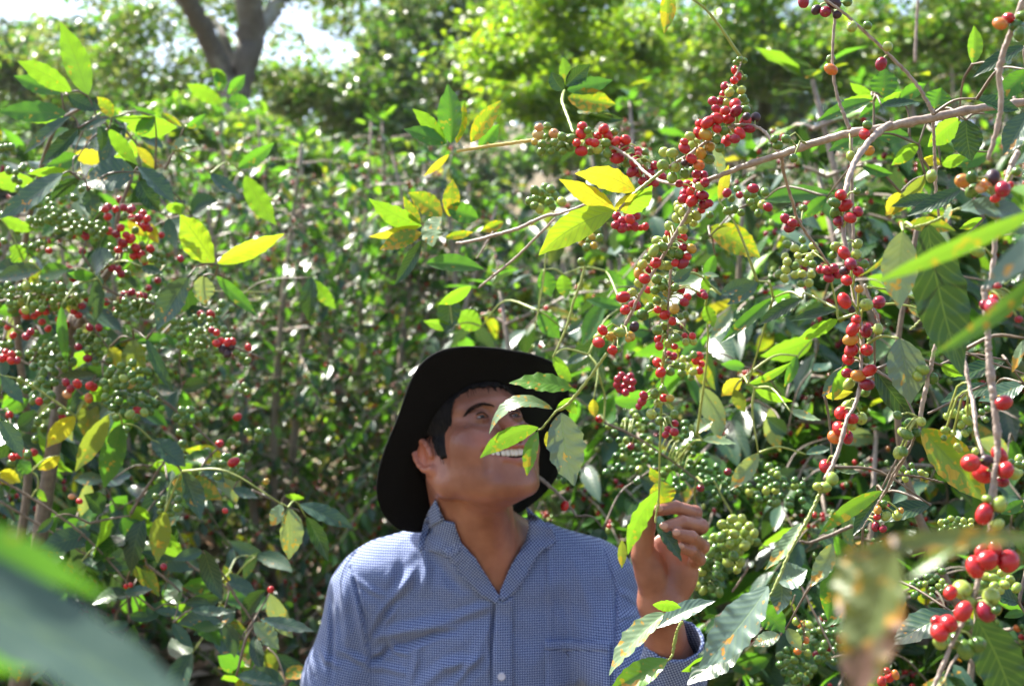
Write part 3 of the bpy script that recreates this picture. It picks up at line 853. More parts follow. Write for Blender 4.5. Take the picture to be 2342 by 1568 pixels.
bZ = np.column_stack([(bV[:, 0] / bV[:, 2] * F + 1171) / .9368 - 700, (784 - bV[:, 1] / bV[:, 2] * F) / .9368 - 1200]) * 2.342
def front(px, V, x, y, r):
    d = (px[:, 0] - x) ** 2 + (px[:, 1] - y) ** 2
    m = d < r * r
    return V[m, 2].min() if m.any() else None
def on_surface(off, fb):
    fbf = idw(fb); of = idw(off)
    def f(x, y):
        a = [q for q in (front(sZ, sV, x, y, 16), front(bZ, bV, x, y, 14)) if q is not None]
        base = fbf(x, y)
        z = min(a) if a else base
        z = min(z, base + .03)
        return z - of(x, y)
    return f
# collar stand and collar leaf, his right (photo left)
patch('collar', [(856, 92), (880, 120), (900, 165), (958, 176), (972, 230), (1003, 305), (985, 350), (930, 376), (860, 350), (788, 330), (800, 215)],
      on_surface([(856, 92, .003), (958, 176, .006), (1000, 305, .004), (830, 215, .004)], [(856, 92, 2.415), (900, 165, 2.38), (958, 176, 2.352), (1000, 305, 2.340), (830, 215, 2.385)]), SHIRT, shirt, uvrot=.25)
patch('collar', [(850, 45), (868, 90), (888, 165), (850, 178), (822, 200), (800, 250), (785, 310), (768, 348), (752, 330), (756, 280), (772, 230), (785, 175), (812, 110)],
      on_surface([(850, 45, .004), (888, 165, .012), (822, 200, .016), (768, 348, .010), (756, 280, .012), (790, 175, .010)], [(850, 45, 2.43), (888, 165, 2.375), (768, 348, 2.345), (790, 175, 2.39)]), SHIRT, shirt, uvrot=.9)
patch('collar', [(1370, 85), (1400, 112), (1460, 165), (1515, 205), (1532, 240), (1546, 282), (1500, 312), (1440, 350), (1410, 410), (1370, 480), (1310, 570), (1235, 628), (1215, 606), (1222, 560), (1270, 450), (1320, 360), (1366, 280), (1384, 200)],
      on_surface([(1370, 85, .004), (1460, 165, .006), (1532, 240, .010), (1546, 282, .010), (1440, 350, .012), (1215, 606, .003), (1320, 360, .008), (1384, 200, .008)], [(1370, 85, 2.42), (1532, 240, 2.38), (1215, 606, 2.33), (1384, 200, 2.37)]), SHIRT, shirt, uvrot=-.7)
patch('collar', [(925, 296), (1003, 300), (1080, 380), (1216, 596), (1205, 640), (1110, 600), (1010, 490), (930, 372), (880, 330)],
      on_surface([(1000, 300, .004), (1215, 600, .003), (1050, 440, .004)], [(1000, 300, 2.340), (1215, 600, 2.33)]), SHIRT, shirt, uvrot=.7)

def disc(name, c, r, mat, parent, th=.0016):
    """c camera-frame point, faces the camera"""
    prof_ = [(0.0, th * .6), (r * .45, th * .6), (r * .62, th), (r * .9, th), (r, th * .3), (r, -th)]
    a = np.linspace(0, 2 * np.pi, 18, endpoint=False)
    V = np.array([[c[0] + q * math.cos(t), c[1] + q * math.sin(t), c[2] - z] for q, z in prof_ for t in a])
    return put(name, c2w(V), grid_faces(len(prof_), 18, True)[:, ::-1], parent, mats=(mat,))
disc('button', cf(*ZS(930, 237), 2.345), .0055, BTN, shirt)
disc('button', cf(*ZS(1228, 1055), shirt_depth(1240, 1055) - .004), .0062, BTN, shirt)
patch('placket', [(1196, 612), (1235, 628), (1290, 600), (1292, 800), (1294, 1125), (1178, 1125), (1180, 900), (1190, 760)],
      on_surface([(1240, 700, .0025), (1240, 1000, .0025)], [(1240, 700, 2.335), (1240, 1000, 2.33)]), SHIRT, shirt, res=18, thick=.0012)
patch('pocket', [(1478, 852), (1850, 862), (1848, 1125), (1480, 1125)],
      on_surface([(1500, 900, .0022), (1800, 1000, .0022)], [(1500, 900, 2.34), (1800, 1000, 2.35)]), SHIRT, shirt, res=22, thick=.0012)
patch('pocket_hem', [(1478, 850), (1851, 860), (1850, 912), (1478, 902)],
      on_surface([(1500, 900, .0034), (1800, 1000, .0034)], [(1500, 900, 2.34), (1800, 1000, 2.35)]), SHIRT, shirt, res=22, thick=.0010, uvrot=1.57)
# embroidered mark on the pocket: a looped R-shaped monogram with a bar
em = []
def stroke(pts, r=.0007):
    q = np.array([P(*ZS(x, y), shirt_depth(1600, 900) - .0045) for x, y in pts])
    em.append(tube_geo(q, np.full(len(q), r), seg=5, n=6 * len(q)))
stroke([(1585, 888), (1583, 912), (1580, 938)])
stroke([(1570, 892), (1590, 886), (1608, 890), (1610, 904), (1596, 913), (1584, 914)])
stroke([(1594, 913), (1604, 928), (1616, 940)])
stroke([(1572, 900), (1568, 920), (1576, 936), (1590, 940)])
v_, f_, u_ = join_geo(em)
put('embroidered_mark', v_, f_, shirt, mats=(THREAD,))

# ---- hair
def build_hair():
    g = SDF([-.12, -.13, -.10], [.12, .14, .16], .0024)
    g.ell((0, .018, .045), (.081, .101, .091), .01)
    g.ell((0, -.028, .05), (.072, .066, .061), .03)
    g.cap((-.060, -.020, .000), (-.058, -.022, -.02), .022, .021, .01)
    g.cap((.060, -.020, .000), (.058, -.022, -.02), .022, .021, .01)
    D = g.D
    sl, (X, Y, Z) = g.sub([-9] * 3, [9] * 3)
    wob = .003 * np.sin(X * 310 + Z * 120) * np.sin(Y * 270 + 1)
    # hairline height as a function of depth (y): high in front, sideburn before the ear, low at the nape
    line = np.interp(Y, [-.11, -.078, -.066, -.054, -.046, -.024, -.014, .020, .030, .10], [.072, .068, .050, .022, -.020, -.018, .026, .032, -.02, -.055])
    D = np.maximum(D, (line - Z + wob) * .8)
    D = np.maximum(D, -(g.D + .012))
    g.D = (D + .0014 * np.sin(Y * 900 + Z * 300) * np.sin(X * 500)).astype(np.float32)
    V, Fc = g.mesh()
    return HO + V @ HM.T, Fc
hV, hF = build_hair()
put('hair', c2w(hV), hF[:, ::-1] if np.linalg.det(HM) < 0 else hF, man, mats=(HAIRM,))

rgh = np.random.default_rng(77)
hl = (hV - HO) @ HM
sel = np.where((hl[:, 0] < -.02) | (hl[:, 1] < -.04))[0]
sel = rgh.choice(sel, 1500, replace=False)
hs = []
for i in sel:
    p = hl[i]; nrm_ = p - np.array([0, .018, .045]); nrm_ /= np.linalg.norm(nrm_)
    dn = np.array([0, rgh.uniform(.0, .9), -1.0]); dn -= nrm_ * (dn @ nrm_) * .9; dn /= np.linalg.norm(dn)
    a = HO + HM @ (p + nrm_ * .0004); b2 = HO + HM @ (p + dn * .006 + nrm_ * .0016); c2 = HO + HM @ (p + dn * rgh.uniform(.009, .015) + nrm_ * .0012)
    hs.append(tube_geo(np.array([c2w(a), c2w(b2), c2w(c2)]), [.0005, .00045, .0002], 3, 4))
V, Fs, U = join_geo(hs)
put('hair_strands', V, Fs, man, mats=(HAIRM,))['kind'] = 'stuff'

def ellip(name, c, r, mat, parent, nu=12, nv=18, M=None):
    th = np.linspace(0, np.pi, nu); a = np.linspace(0, 2 * np.pi, nv, endpoint=False)
    V = np.array([[math.sin(t) * math.cos(p) * r[0], math.sin(t) * math.sin(p) * r[1], math.cos(t) * r[2]] for t in th for p in a])
    if M is not None: V = V @ M.T
    return put(name, c2w(V + c), grid_faces(nu, nv, True), parent, mats=(mat,))
for sx in (-1, 1):
    e = ellip('eye', hd(sx * .032, -.0770, .0208), (.0125, .0125, .0125), EYEW, body, M=HM)
    ellip('iris', hd(sx * .032 + .0015, -.0858, .0235), (.0062, .0052, .0062), EYED, e, M=HM)
    # eyebrow: short hairs along the brow ridge
    bp = catmull([hd(sx * .052, -.0795, .0290), hd(sx * .045, -.0880, .0330), hd(sx * .030, -.0965, .0350), hd(sx * .010, -.0975, .0310)], 90)
    rgb = np.random.default_rng(60 + sx)
    hs = []
    outw = HM @ np.array([0, -1, 0.3]); outw /= np.linalg.norm(outw)
    for k in range(len(bp)):
        wdt = .0027 * math.sin(math.pi * min(1, (k + 12) / len(bp))) ** .5
        for _ in range(2):
            p = bp[k] + outw * .0020 + HM @ np.array([0, 0, rgb.uniform(-1, 1) * wdt])
            tdir = (bp[max(0, k - 6)] - bp[min(len(bp) - 1, k + 6)]); tdir /= np.linalg.norm(tdir)
            q = p + tdir * rgb.uniform(.005, .009) + HM @ np.array([0, 0, rgb.uniform(.0, .003)]) + outw * .0012
            hs.append(tube_geo(np.array([c2w(p), c2w((p + q) / 2 + outw * .0004), c2w(q)]), [.00034, .00028, .00014], 3, 4))
    V, Fs, U = join_geo(hs)
    put('eyebrow', V, Fs, man, mats=(HAIRM,))
    for zz, rr in ((.0045, .0011), (-.0035, .0006)):
        pts = [hd(sx * .0485, -.0800, .0195), hd(sx * .041, -.0900, .0205 + zz * .8), hd(sx * .031, -.0935, .0210 + zz), hd(sx * .0185, -.0895, .0200)]
        V, f, tr, uv = tube_geo(np.array([c2w(p) for p in pts]), [.0004, rr, rr, .0004], 6, 16)
        put('eyelashes', V, [tuple(q) for q in f.tolist()] + tr, body, mats=(HAIRM,))
# upper teeth along the dental arch
tg = []
for i in range(-5, 6):
    a = i * .0068 + (.0005 if i % 2 else 0)
    wdt = (.0044, .0036, .0038, .0036, .0034, .0032)[abs(i)]
    y = -.1015 + 9.0 * a * a; z = -.0440 + 3.4 * a * a
    hgt = (.0074, .0068, .0070, .0062, .0054, .0046)[abs(i)]
    th = np.linspace(0, np.pi, 7); an = np.linspace(0, 2 * np.pi, 10, endpoint=False)
    sp = lambda q, e: math.copysign(abs(q) ** e, q)
    V = np.array([[sp(math.sin(t) * math.cos(p), .6) * wdt, sp(math.sin(t) * math.sin(p), .6) * .003, sp(math.cos(t), .6) * hgt] for t in th for p in an])
    ang = math.atan(19 * a)
    Rz = np.array([[math.cos(ang), -math.sin(ang), 0], [math.sin(ang), math.cos(ang), 0], [0, 0, 1]])
    V = V @ Rz.T + [a, y, z]
    tg.append((c2w(HO + V @ HM.T), grid_faces(7, 10, True), [], np.zeros((len(V), 2))))
v_, f_, u_ = join_geo(tg)
put('teeth', v_, f_, body, mats=(TEETH,))
# fingernails
for (x, y, d), (rx, ry) in (((305, 318, 2.0432), (.0062, .0046)), ((368, 540, 2.0338), (.0062, .0048)), ((528, 622, 2.0318), (.0058, .0045)), ((590, 795, 2.0412), (.0050, .0040)), ((196, 325, 2.0520), (.0055, .0055))):
    c = cf(*Z5(x, y), d)
    ellip('fingernail', c, (rx, ry, .0016), NAIL, body, 8, 12)

# ---- hat: brim outline seen in the photograph, laid on its own tilted plane and curled
HB = R(30)
HNl = HM @ np.array([0, math.sin(HB), math.cos(HB)])      # crown direction
HFl = HM @ np.array([0, -math.cos(HB), math.sin(HB)])     # front of the hat
HSl = HM @ np.array([1.0, 0, 0])
HC = hd(0, .000, .028)
OUT = [(330, 500), (300, 590), (265, 680), (230, 760), (190, 860), (155, 970), (130, 1080), (122, 1160), (132, 1250), (165, 1345), (220, 1420), (300, 1480), (420, 1500), (560, 1480),
       (760, 1470), (1000, 1440), (1180, 1380), (1300, 1290), (1400, 1210), (1480, 1120), (1530, 1010), (1560, 880), (1580, 740), (1592, 600), (1597, 480), (1585, 380), (1555, 300), (1510, 235), (1450, 190),
       (1350, 150), (1250, 128), (1150, 112), (1040, 96), (930, 87), (820, 83), (720, 86), (640, 103), (560, 135), (500, 178), (440, 240), (390, 330), (355, 420)]
def hat_h(a, b):                   # brim curl: a along the side axis, b along the front axis
    s = min(1.6, max(0.0, (abs(a) - .080) / .085))
    return .030 * s ** 1.6 - .006 * max(0.0, (abs(b) - .12) / .08)
RINX, RINY = .079, .103
def to_plane(u, v):
    ray = cf(u, v, 1.0)
    h = 0.0
    for _ in range(25):
        c = HC + HNl * h
        t = (c @ HNl) / (ray @ HNl)
        p = ray * t - HC
        a, b = p @ HSl, p @ HFl
        h = 0.7 * h + 0.3 * hat_h(a, b)
    return a, b
rim = np.array([to_plane(*ZF(x, y)) for x, y in OUT])
ang = np.arctan2(rim[:, 1], rim[:, 0]); rad = np.hypot(rim[:, 0], rim[:, 1])
o_ = np.argsort(ang); ang, rad = ang[o_], rad[o_]
NA = 120
A = np.linspace(-np.pi, np.pi, NA, endpoint=False)
RO = np.interp(A, np.concatenate([ang - 2 * np.pi, ang, ang + 2 * np.pi]), np.tile(rad, 3))
RO = (np.roll(RO, 1) + RO * 2 + np.roll(RO, -1)) / 4
RI = 1 / np.sqrt((np.cos(A) / RINX) ** 2 + (np.sin(A) / RINY) ** 2)
V = []
NR = 14
for i in range(NR):
    q = i / (NR - 1)
    for a, ri, ro in zip(A, RI, RO):
        r = ri + (max(ro, ri + .01) - ri) * q
        x, y = r * math.cos(a), r * math.sin(a)
        V.append(HC + HSl * x + HFl * y + HNl * hat_h(x, y))
V = np.array(V)
brim = put('brim', c2w(V), grid_faces(NR, NA, True), None, mats=(HATM,))
s = brim.modifiers.new('thickness', 'SOLIDIFY'); s.thickness = .004; s.offset = 0
# crown with a lengthwise pinch
V = []
NC = 22
for i in range(NC):
    q = i / (NC - 1)
    for a, ri in zip(A, RI):
        if q < .7:
            k = q / .7; zz = .078 * math.sin(k * math.pi / 2) ** .9; sc_ = 1.02 - .34 * k ** 1.3
        else:
            k = (q - .7) / .3; zz = .078 + .005 * math.sin(k * math.pi); sc_ = .68 * (1 - k) ** .8
        x, y = ri * sc_ * math.cos(a), ri * sc_ * math.sin(a)
        y -= .16 * zz
        if q >= .55: zz -= .022 * math.exp(-(x / .022) ** 2) * min(1, (q - .55) / .2)
        V.append(HC + HSl * x + HFl * y + HNl * zz)
crown = put('crown', c2w(np.array(V)), grid_faces(NC, NA, True), None, mats=(HATM,))
s = crown.modifiers.new('thickness', 'SOLIDIFY'); s.thickness = .003; s.offset = 0
hat = thing('cowboy_hat', c2w(HC), 'black felt cowboy hat pushed back on the laughing man\'s head', 'hat')
for o in (brim, crown):
    o.parent = hat; o.location = tuple(WO[o] - WO[hat])
band = []
for a, ri in zip(A, RI):
    band.append((ri * 1.015 * math.cos(a), ri * 1.015 * math.sin(a)))
Vb = np.array([HC + HSl * x + HFl * y + HNl * z for z in (.006, .012, .018, .024) for x, y in band])
b_ = put('hat_band', c2w(Vb), grid_faces(4, NA, True), hat, mats=(HATM,))
s = b_.modifiers.new('thickness', 'SOLIDIFY'); s.thickness = .002; s.offset = 1

# ---- trousers and boots (below the picture)
def build_legs():
    hip = CAM + cf(1118, 1850, 2.46) @ BASIS
    cx, cy, hz = hip
    g = SDF([cx - .25, cy - .2, -.01], [cx + .25, cy + .25, hz + .22], .009)
    g.ell((cx, cy, hz + .02), (.165, .115, .12), .03)
    for sx in (-1, 1):
        g.chain([(cx + sx * .085, cy, hz - .04), (cx + sx * .095, cy - .01, hz * .5), (cx + sx * .10, cy + .01, .12)], [.088, .066, .056], .03)
    return g.mesh(), cx, cy
(lV, lF), fx, fy = build_legs()
put('trousers', lV, lF[:, ::-1], man, mats=(TROUS,))
for sx in (-1, 1):
    g = SDF([fx + sx * .10 - .07, fy - .2, -.02], [fx + sx * .10 + .07, fy + .12, .16], .007)
    g.cap((fx + sx * .10, fy + .02, .13), (fx + sx * .10, fy + .02, .05), .05, .045, .02)
    g.cap((fx + sx * .10, fy + .02, .045), (fx + sx * .105, fy - .13, .035), .045, .038, .02)
    V, Fc = g.mesh()
    put('boot', V, Fc[:, ::-1], man, mats=(HATM,))
# ================================================================= ground
def slope_z(x, y):
    """hillside: level where the man stands, climbing behind him"""
    y = np.asarray(y, float); x = np.asarray(x, float)
    b = np.clip(y - 2.7, 0, None)
    z = 0.36 * b - 0.0 * b
    z = np.where(b > 3.5, 0.36 * 3.5 + (b - 3.5) * 0.26, z)
    z = z * (1 - np.exp(-b / 0.8))
    z = z + 0.05 * np.sin(x * 1.7 + y * 0.6) * np.clip(b, 0, 1) + 0.03 * np.sin(x * 4.1 + 1) * np.sin(y * 3.3)
    z = z - 0.10 * np.clip(x, -4, 4) * np.clip(b / 4, 0, 1) * 0
    return z
def build_ground():
    xs = np.concatenate([np.linspace(-160, -12, 16), np.linspace(-11, 11, 90), np.linspace(12, 160, 16)])
    ys = np.concatenate([np.linspace(-40, -2, 10), np.linspace(-1.8, 16, 90), np.linspace(17, 220, 26)])
    X, Y = np.meshgrid(xs, ys, indexing='ij')
    V = np.stack([X, Y, slope_z(X, Y)], -1).reshape(-1, 3)
    m, n, out = newmat('leafy_soil')
    tc = N(n, 'ShaderNodeTexCoord')
    a = N(n, 'ShaderNodeTexNoise', i_Scale=9.0, i_Detail=8.0, i_Roughness=0.7); n.links.new(tc.outputs['Object'], a.inputs['Vector'])
    v = N(n, 'ShaderNodeTexVoronoi', i_Scale=22.0); n.links.new(tc.outputs['Object'], v.inputs['Vector'])
    col = ramp(n, a.outputs[0], [(0.3, (0.05, 0.03, 0.018)), (0.55, (0.16, 0.10, 0.055)), (0.75, (0.26, 0.18, 0.11))])
    col = mixc(n, math_(n, 'MULTIPLY', v.outputs['Distance'], 0.6), col, (0.07, 0.09, 0.02))
    b = N(n, 'ShaderNodeBsdfPrincipled', i_Roughness=0.9); n.links.new(col, b.inputs['Base Color'])
    bp = N(n, 'ShaderNodeBump', i_Strength=0.8, i_Distance=0.03); n.links.new(a.outputs[0], bp.inputs['Height']); n.links.new(bp.outputs[0], b.inputs['Normal'])
    n.links.new(b.outputs[0], out.inputs[0])
    o = place('ground', mesh('ground', V, grid_faces(len(xs), len(ys))[:, ::-1], mats=(m,)))
    tag(o, kind='structure', label='brown leaf strewn hillside soil under the coffee shrubs')
build_ground()

# ================================================================= batches of leaves
def leaf_batch(bases, dirs, norms, L, W, seed=0, nu=6, nv=5, fold=0.25, droop=0.25, ruffle=0.05):
    rg = np.random.default_rng(seed)
    n = len(bases)
    t = np.linspace(0, 1, nu); s = np.linspace(-1, 1, nv)
    dirs = dirs / np.linalg.norm(dirs, axis=1)[:, None]
    norms = norms - (norms * dirs).sum(1)[:, None] * dirs
    norms = norms / (np.linalg.norm(norms, axis=1)[:, None] + 1e-9)
    side = np.cross(dirs, norms)
    L = np.broadcast_to(L, n); W = np.broadcast_to(W, n)
    dr = droop * rg.uniform(.2, 1.4, n)
    ph = rg.uniform(0, 6.28, n)
    w = prof(t)
    V = np.zeros((n, nu, nv, 3)); UV = np.zeros((n, nu, nv, 2))
    sp = t[None, :, None] * L[:, None, None] * dirs[:, None] - (dr[:, None] * t[None] ** 2 * L[:, None])[:, :, None] * norms[:, None]
    for j, sj in enumerate(s):
        off = fold * abs(sj) * w[None] * W[:, None] / 2 + ruffle * W[:, None] * abs(sj) * np.sin(t[None] * 14 + ph[:, None] + (3 if sj > 0 else 0)) * np.sin(np.pi * t)[None]
        V[:, :, j] = bases[:, None] + sp + side[:, None] * (w[None] * sj * W[:, None] / 2)[:, :, None] + norms[:, None] * off[:, :, None]
        UV[:, :, j, 0] = t; UV[:, :, j, 1] = sj * .5 + .5
    f1 = grid_faces(nu, nv)
    Fc = (f1[None] + (np.arange(n) * nu * nv)[:, None, None]).reshape(-1, 4)
    rnd = np.repeat(rg.uniform(0, 1, n), nu * nv)
    return V.reshape(-1, 3), Fc, UV.reshape(-1, 2), rnd, len(f1)
def leaf_mesh(name, bases, dirs, norms, L, W, keys, weights, seed=0, **kw):
    V, Fc, UV, rnd, nf = leaf_batch(bases, dirs, norms, L, W, seed, **kw)
    rg = np.random.default_rng(seed + 99)
    mi = rg.choice(len(keys), len(bases), p=np.array(weights) / sum(weights))
    return mesh(name, V, Fc, uv=UV, mats=[LM[k] if isinstance(k, str) else k for k in keys], midx=np.repeat(mi, nf), attr={'rnd': rnd})
def berry_batch(name, pts, r, keys, weights, seed=0):
    rg = np.random.default_rng(seed)
    n = len(pts)
    V = (bv0[None] * (np.broadcast_to(r, n) * rg.uniform(.85, 1.1, n))[:, None, None] + pts[:, None]).reshape(-1, 3)
    Fc = (bf0[None] + (np.arange(n) * len(bv0))[:, None, None]).reshape(-1, 4)
    mi = rg.choice(len(keys), n, p=np.array(weights) / sum(weights))
    return mesh(name, V, Fc, mats=[BM[k] for k in keys], midx=np.repeat(mi, len(bf0)), attr={'cal': np.zeros(len(V))})

# ================================================================= procedural coffee shrubs
def shrub_meshes(seed, H=2.1, nlev=17, reach=0.95, leafL=0.135, dens=1.0, berry=0.5, bright=1.0, reds=1.0):
    rg = np.random.default_rng(seed)
    stems, LB, LD, LN, BP = [], [], [], [], []
    trunks = []
    for k in range(3):
        a = rg.uniform(0, 6.28); lean = rg.uniform(.06, .26)
        top = np.array([math.cos(a) * lean * H, math.sin(a) * lean * H, H * rg.uniform(.8, 1.05)])
        trunks.append((np.array([math.cos(a) * .05, math.sin(a) * .05, -.1]), top))
        mid = (trunks[-1][0] + top) / 2 + rg.normal(0, .05, 3)
        stems.append(tube_geo(np.array([trunks[-1][0], mid, top]), [.022, .017, .006], 6, 12))
    for tb, tt in trunks:
        for i in range(nlev):
            q = (i + rg.uniform(0, .6)) / nlev
            p0 = tb + (tt - tb) * (.10 + .88 * q)
            a0 = rg.uniform(0, 6.28)
            for side in (0, 1):
                a = a0 + side * math.pi + rg.normal(0, .3)
                ln = reach * (1.0 - .62 * q) * rg.uniform(.6, 1.1)
                up = .35 * q + .12
                m = 9
                tt_ = np.linspace(0, 1, m)
                d = np.array([math.cos(a), math.sin(a), 0])
                pts = p0 + d * (tt_ * ln)[:, None] + np.array([0, 0, 1.0]) * (up * ln * tt_ - .75 * ln * tt_ ** 2)[:, None] + rg.normal(0, .008, (m, 3))
                stems.append(tube_geo(pts[::2], [.006, .005, .004, .003, .002], 4, 8))
                nn = int(ln / .046 * dens)
                tn = np.linspace(.12, 1, max(nn, 3))
                for j, t in enumerate(tn):
                    p = np.array([np.interp(t, tt_, pts[:, c]) for c in range(3)])
                    tan = np.array([np.interp(min(1, t + .05), tt_, pts[:, c]) - np.interp(max(0, t - .05), tt_, pts[:, c]) for c in range(3)]); tan /= np.linalg.norm(tan)
                    sd = np.cross(tan, [0, 0, 1]); sd /= np.linalg.norm(sd) + 1e-6
                    keep = .45 + .55 * t
                    for sg in (-1, 1):
                        if rg.random() > keep: continue
                        dd = sd * sg * .8 + tan * rg.uniform(.3, .9) + np.array([0, 0, rg.normal(-.25, .3)])
                        LB.append(p); LD.append(dd); LN.append(np.array([rg.normal(0, .45), rg.normal(-.1, .45), 1.0]))
                    if rg.random() < berry and t < .9:
                        for _ in range(rg.integers(3, 9)):
                            BP.append(p + rg.normal(0, .011, 3))
    # crown tops
    for tb, tt in trunks:
        for _ in range(10):
            a = rg.uniform(0, 6.28)
            LB.append(tt + rg.normal(0, .02, 3)); LD.append(np.array([math.cos(a), math.sin(a), rg.uniform(.1, 1.1)])); LN.append(np.array([-math.cos(a) * .5, -math.sin(a) * .5, 1.0]))
    LB, LD, LN = map(np.array, (LB, LD, LN))
    n = len(LB)
    L = leafL * rg.uniform(.6, 1.15, n)
    V, Fs, U = join_geo(stems)
    sm = mesh('stem', V, Fs, mats=(BARK,))  # lighter bark colour stands in for glints on the twigs
    b = bright
    fm = leaf_mesh('foliage', LB, LD, LN, L, L * rg.uniform(.34, .44, n), ['dark', 'green', 'young', 'rust', 'yellow', 'blue', 'olive'], [6, 4.5 * b, 1.1 * b, .7, .18 * b, 4.5, .4], seed)
    bm = berry_batch('berries', np.array(BP), .0075, ['g', 'r', 'd', 'y', 'o'], [8, 2.0 * reds, 1 * reds, 2.5, .5], seed) if BP else None
    return sm, fm, bm
SHR = [shrub_meshes(11), shrub_meshes(12, H=2.3, reach=1.05, berry=.7), shrub_meshes(13, H=1.8, berry=.5, bright=1.4), shrub_meshes(14, H=2.5, nlev=20, bright=.8, berry=.8, reds=1.4),
       shrub_meshes(15, H=2.2, nlev=15, reach=.9, leafL=.085, dens=1.15, bright=2.6, berry=.45)]
def shrub(kind, x, y, rz, sc_, label, group, z=None):
    zz = float(slope_z(x, y)) if z is None else z
    t = thing('coffee_shrub', (x, y, zz), label, 'coffee shrub', group)
    t.rotation_euler.z = rz; t.scale = (sc_,) * 3
    for nm, me in zip(('stem', 'foliage', 'berries'), SHR[kind]):
        if me is None: continue
        o = bpy.data.objects.new(nm, me); sc.collection.objects.link(o); o.parent = t
        if nm == 'berries': o['kind'] = 'stuff'
    return t
def zone_label(x, y):
    d = 'near' if y < 5.0 else ('middle' if y < 8 else 'upper')
    u = x / y
    s = 'left' if u < -.16 else ('right' if u > .1 else 'centre')
    return d, s
LABS = {
 ('near', 'left'): 'glossy coffee shrub at the left edge, just behind the berry laden left shrub',
 ('near', 'centre'): 'out of focus coffee shrub low behind the man\'s right shoulder',
 ('near', 'right'): 'dense coffee shrub with green berries behind the raised hand',
 ('middle', 'left'): 'blurred coffee shrub halfway up the slope on the left',
 ('middle', 'centre'): 'blurred glinting coffee shrub on the slope above the hat',
 ('middle', 'right'): 'blurred coffee shrub behind the pale bare limb on the right',
 ('upper', 'left'): 'hazy coffee shrub high on the slope under the forked tree',
 ('upper', 'centre'): 'hazy yellow green coffee shrub high on the slope at mid picture',
 ('upper', 'right'): 'hazy pale green coffee shrub near the top right of the slope'}
GRP = {k: f'{"blurred" if k[0] != "near" else "nearer"} coffee shrubs, {k[0]} slope, {k[1]}' for k in LABS}
def place_shrubs():
    rg = np.random.default_rng(5)
    spots = [(.95, 3.35, 3, .95), (1.55, 3.2, 1, .9), (.45, 3.9, 1, .85), (1.25, 4.1, 0, 1.0), (2.1, 4.0, 3, 1.0), (-1.65, 3.9, 3, .86), (-1.05, 3.15, 3, .74), (-1.55, 3.2, 0, .78), (.75, 2.95, 0, .72), (-1.5, 4.9, 2, .60), (-2.3, 4.7, 1, .9)]
    for y0 in (5.4, 6.5, 7.6, 8.8, 10.2, 11.8, 13.5):
        w = .38 * y0 + .9
        nx = int(2 * w / 1.25)
        for i in range(nx):
            x = -w + (i + .5) * 2 * w / nx + rg.normal(0, .18)
            y = y0 + rg.normal(0, .2)
            if y0 < 7.2 and -.235 < x / y < .03: continue
            sc_ = rg.uniform(.66, .92)
            kk = int(rg.integers(0, 4))
            if x < .3: sc_ *= .80
            kk = 2 if (x < .3 and rg.random() < .55) else int(rg.integers(0, 4))
            spots.append((x, y, kk, sc_))
    spots += [(-1.28, 5.3, 4, .80), (-.92, 5.9, 4, .82), (-.50, 5.6, 4, .84), (-.02, 5.7, 4, .90), (-1.42, 6.4, 4, .85), (-.62, 6.7, 4, .85), (-1.02, 7.0, 4, .85), (-.20, 6.6, 4, .85), (-1.9, 5.9, 4, .85)]
    for x, y, k, s in spots:
        z = zone_label(x, y)
        shrub(k, x, y, rg.uniform(0, 6.28), s, LABS[z], GRP[z])
place_shrubs()

# ================================================================= leaf litter
def litter():
    rg = np.random.default_rng(3)
    n = 15000
    y = 2.9 + rg.power(1.2, n) * 8
    x = rg.uniform(-.45, .42, n) * (y + 1)
    B = np.stack([x, y, slope_z(x, y) + rg.uniform(0, .035, n)], 1)
    a = rg.uniform(0, 6.28, n)
    D = np.stack([np.cos(a), np.sin(a), rg.normal(0, .35, n)], 1)
    Nn = np.stack([rg.normal(0, .5, n), rg.normal(-.2, .5, n), np.ones(n)], 1)
    mats = [plain('dry_leaf_brown', (0.30, 0.17, 0.10), .6, .4, .4, 20), plain('dry_leaf_pale', (0.50, 0.36, 0.26), .6, .4, .3, 20), plain('dry_leaf_dark', (0.12, 0.06, 0.035), .7, .3, .4, 20)]
    me = leaf_mesh('leaf_litter', B, D, Nn, rg.uniform(.06, .13, n), rg.uniform(.03, .05, n), mats + ['olive'], [4, 3, 3, .8], 4, nu=5, nv=3, droop=.5)
    tag(place('leaf_litter', me), 'fallen brown coffee leaves covering the soil of the slope', None, None, 'stuff')
litter()

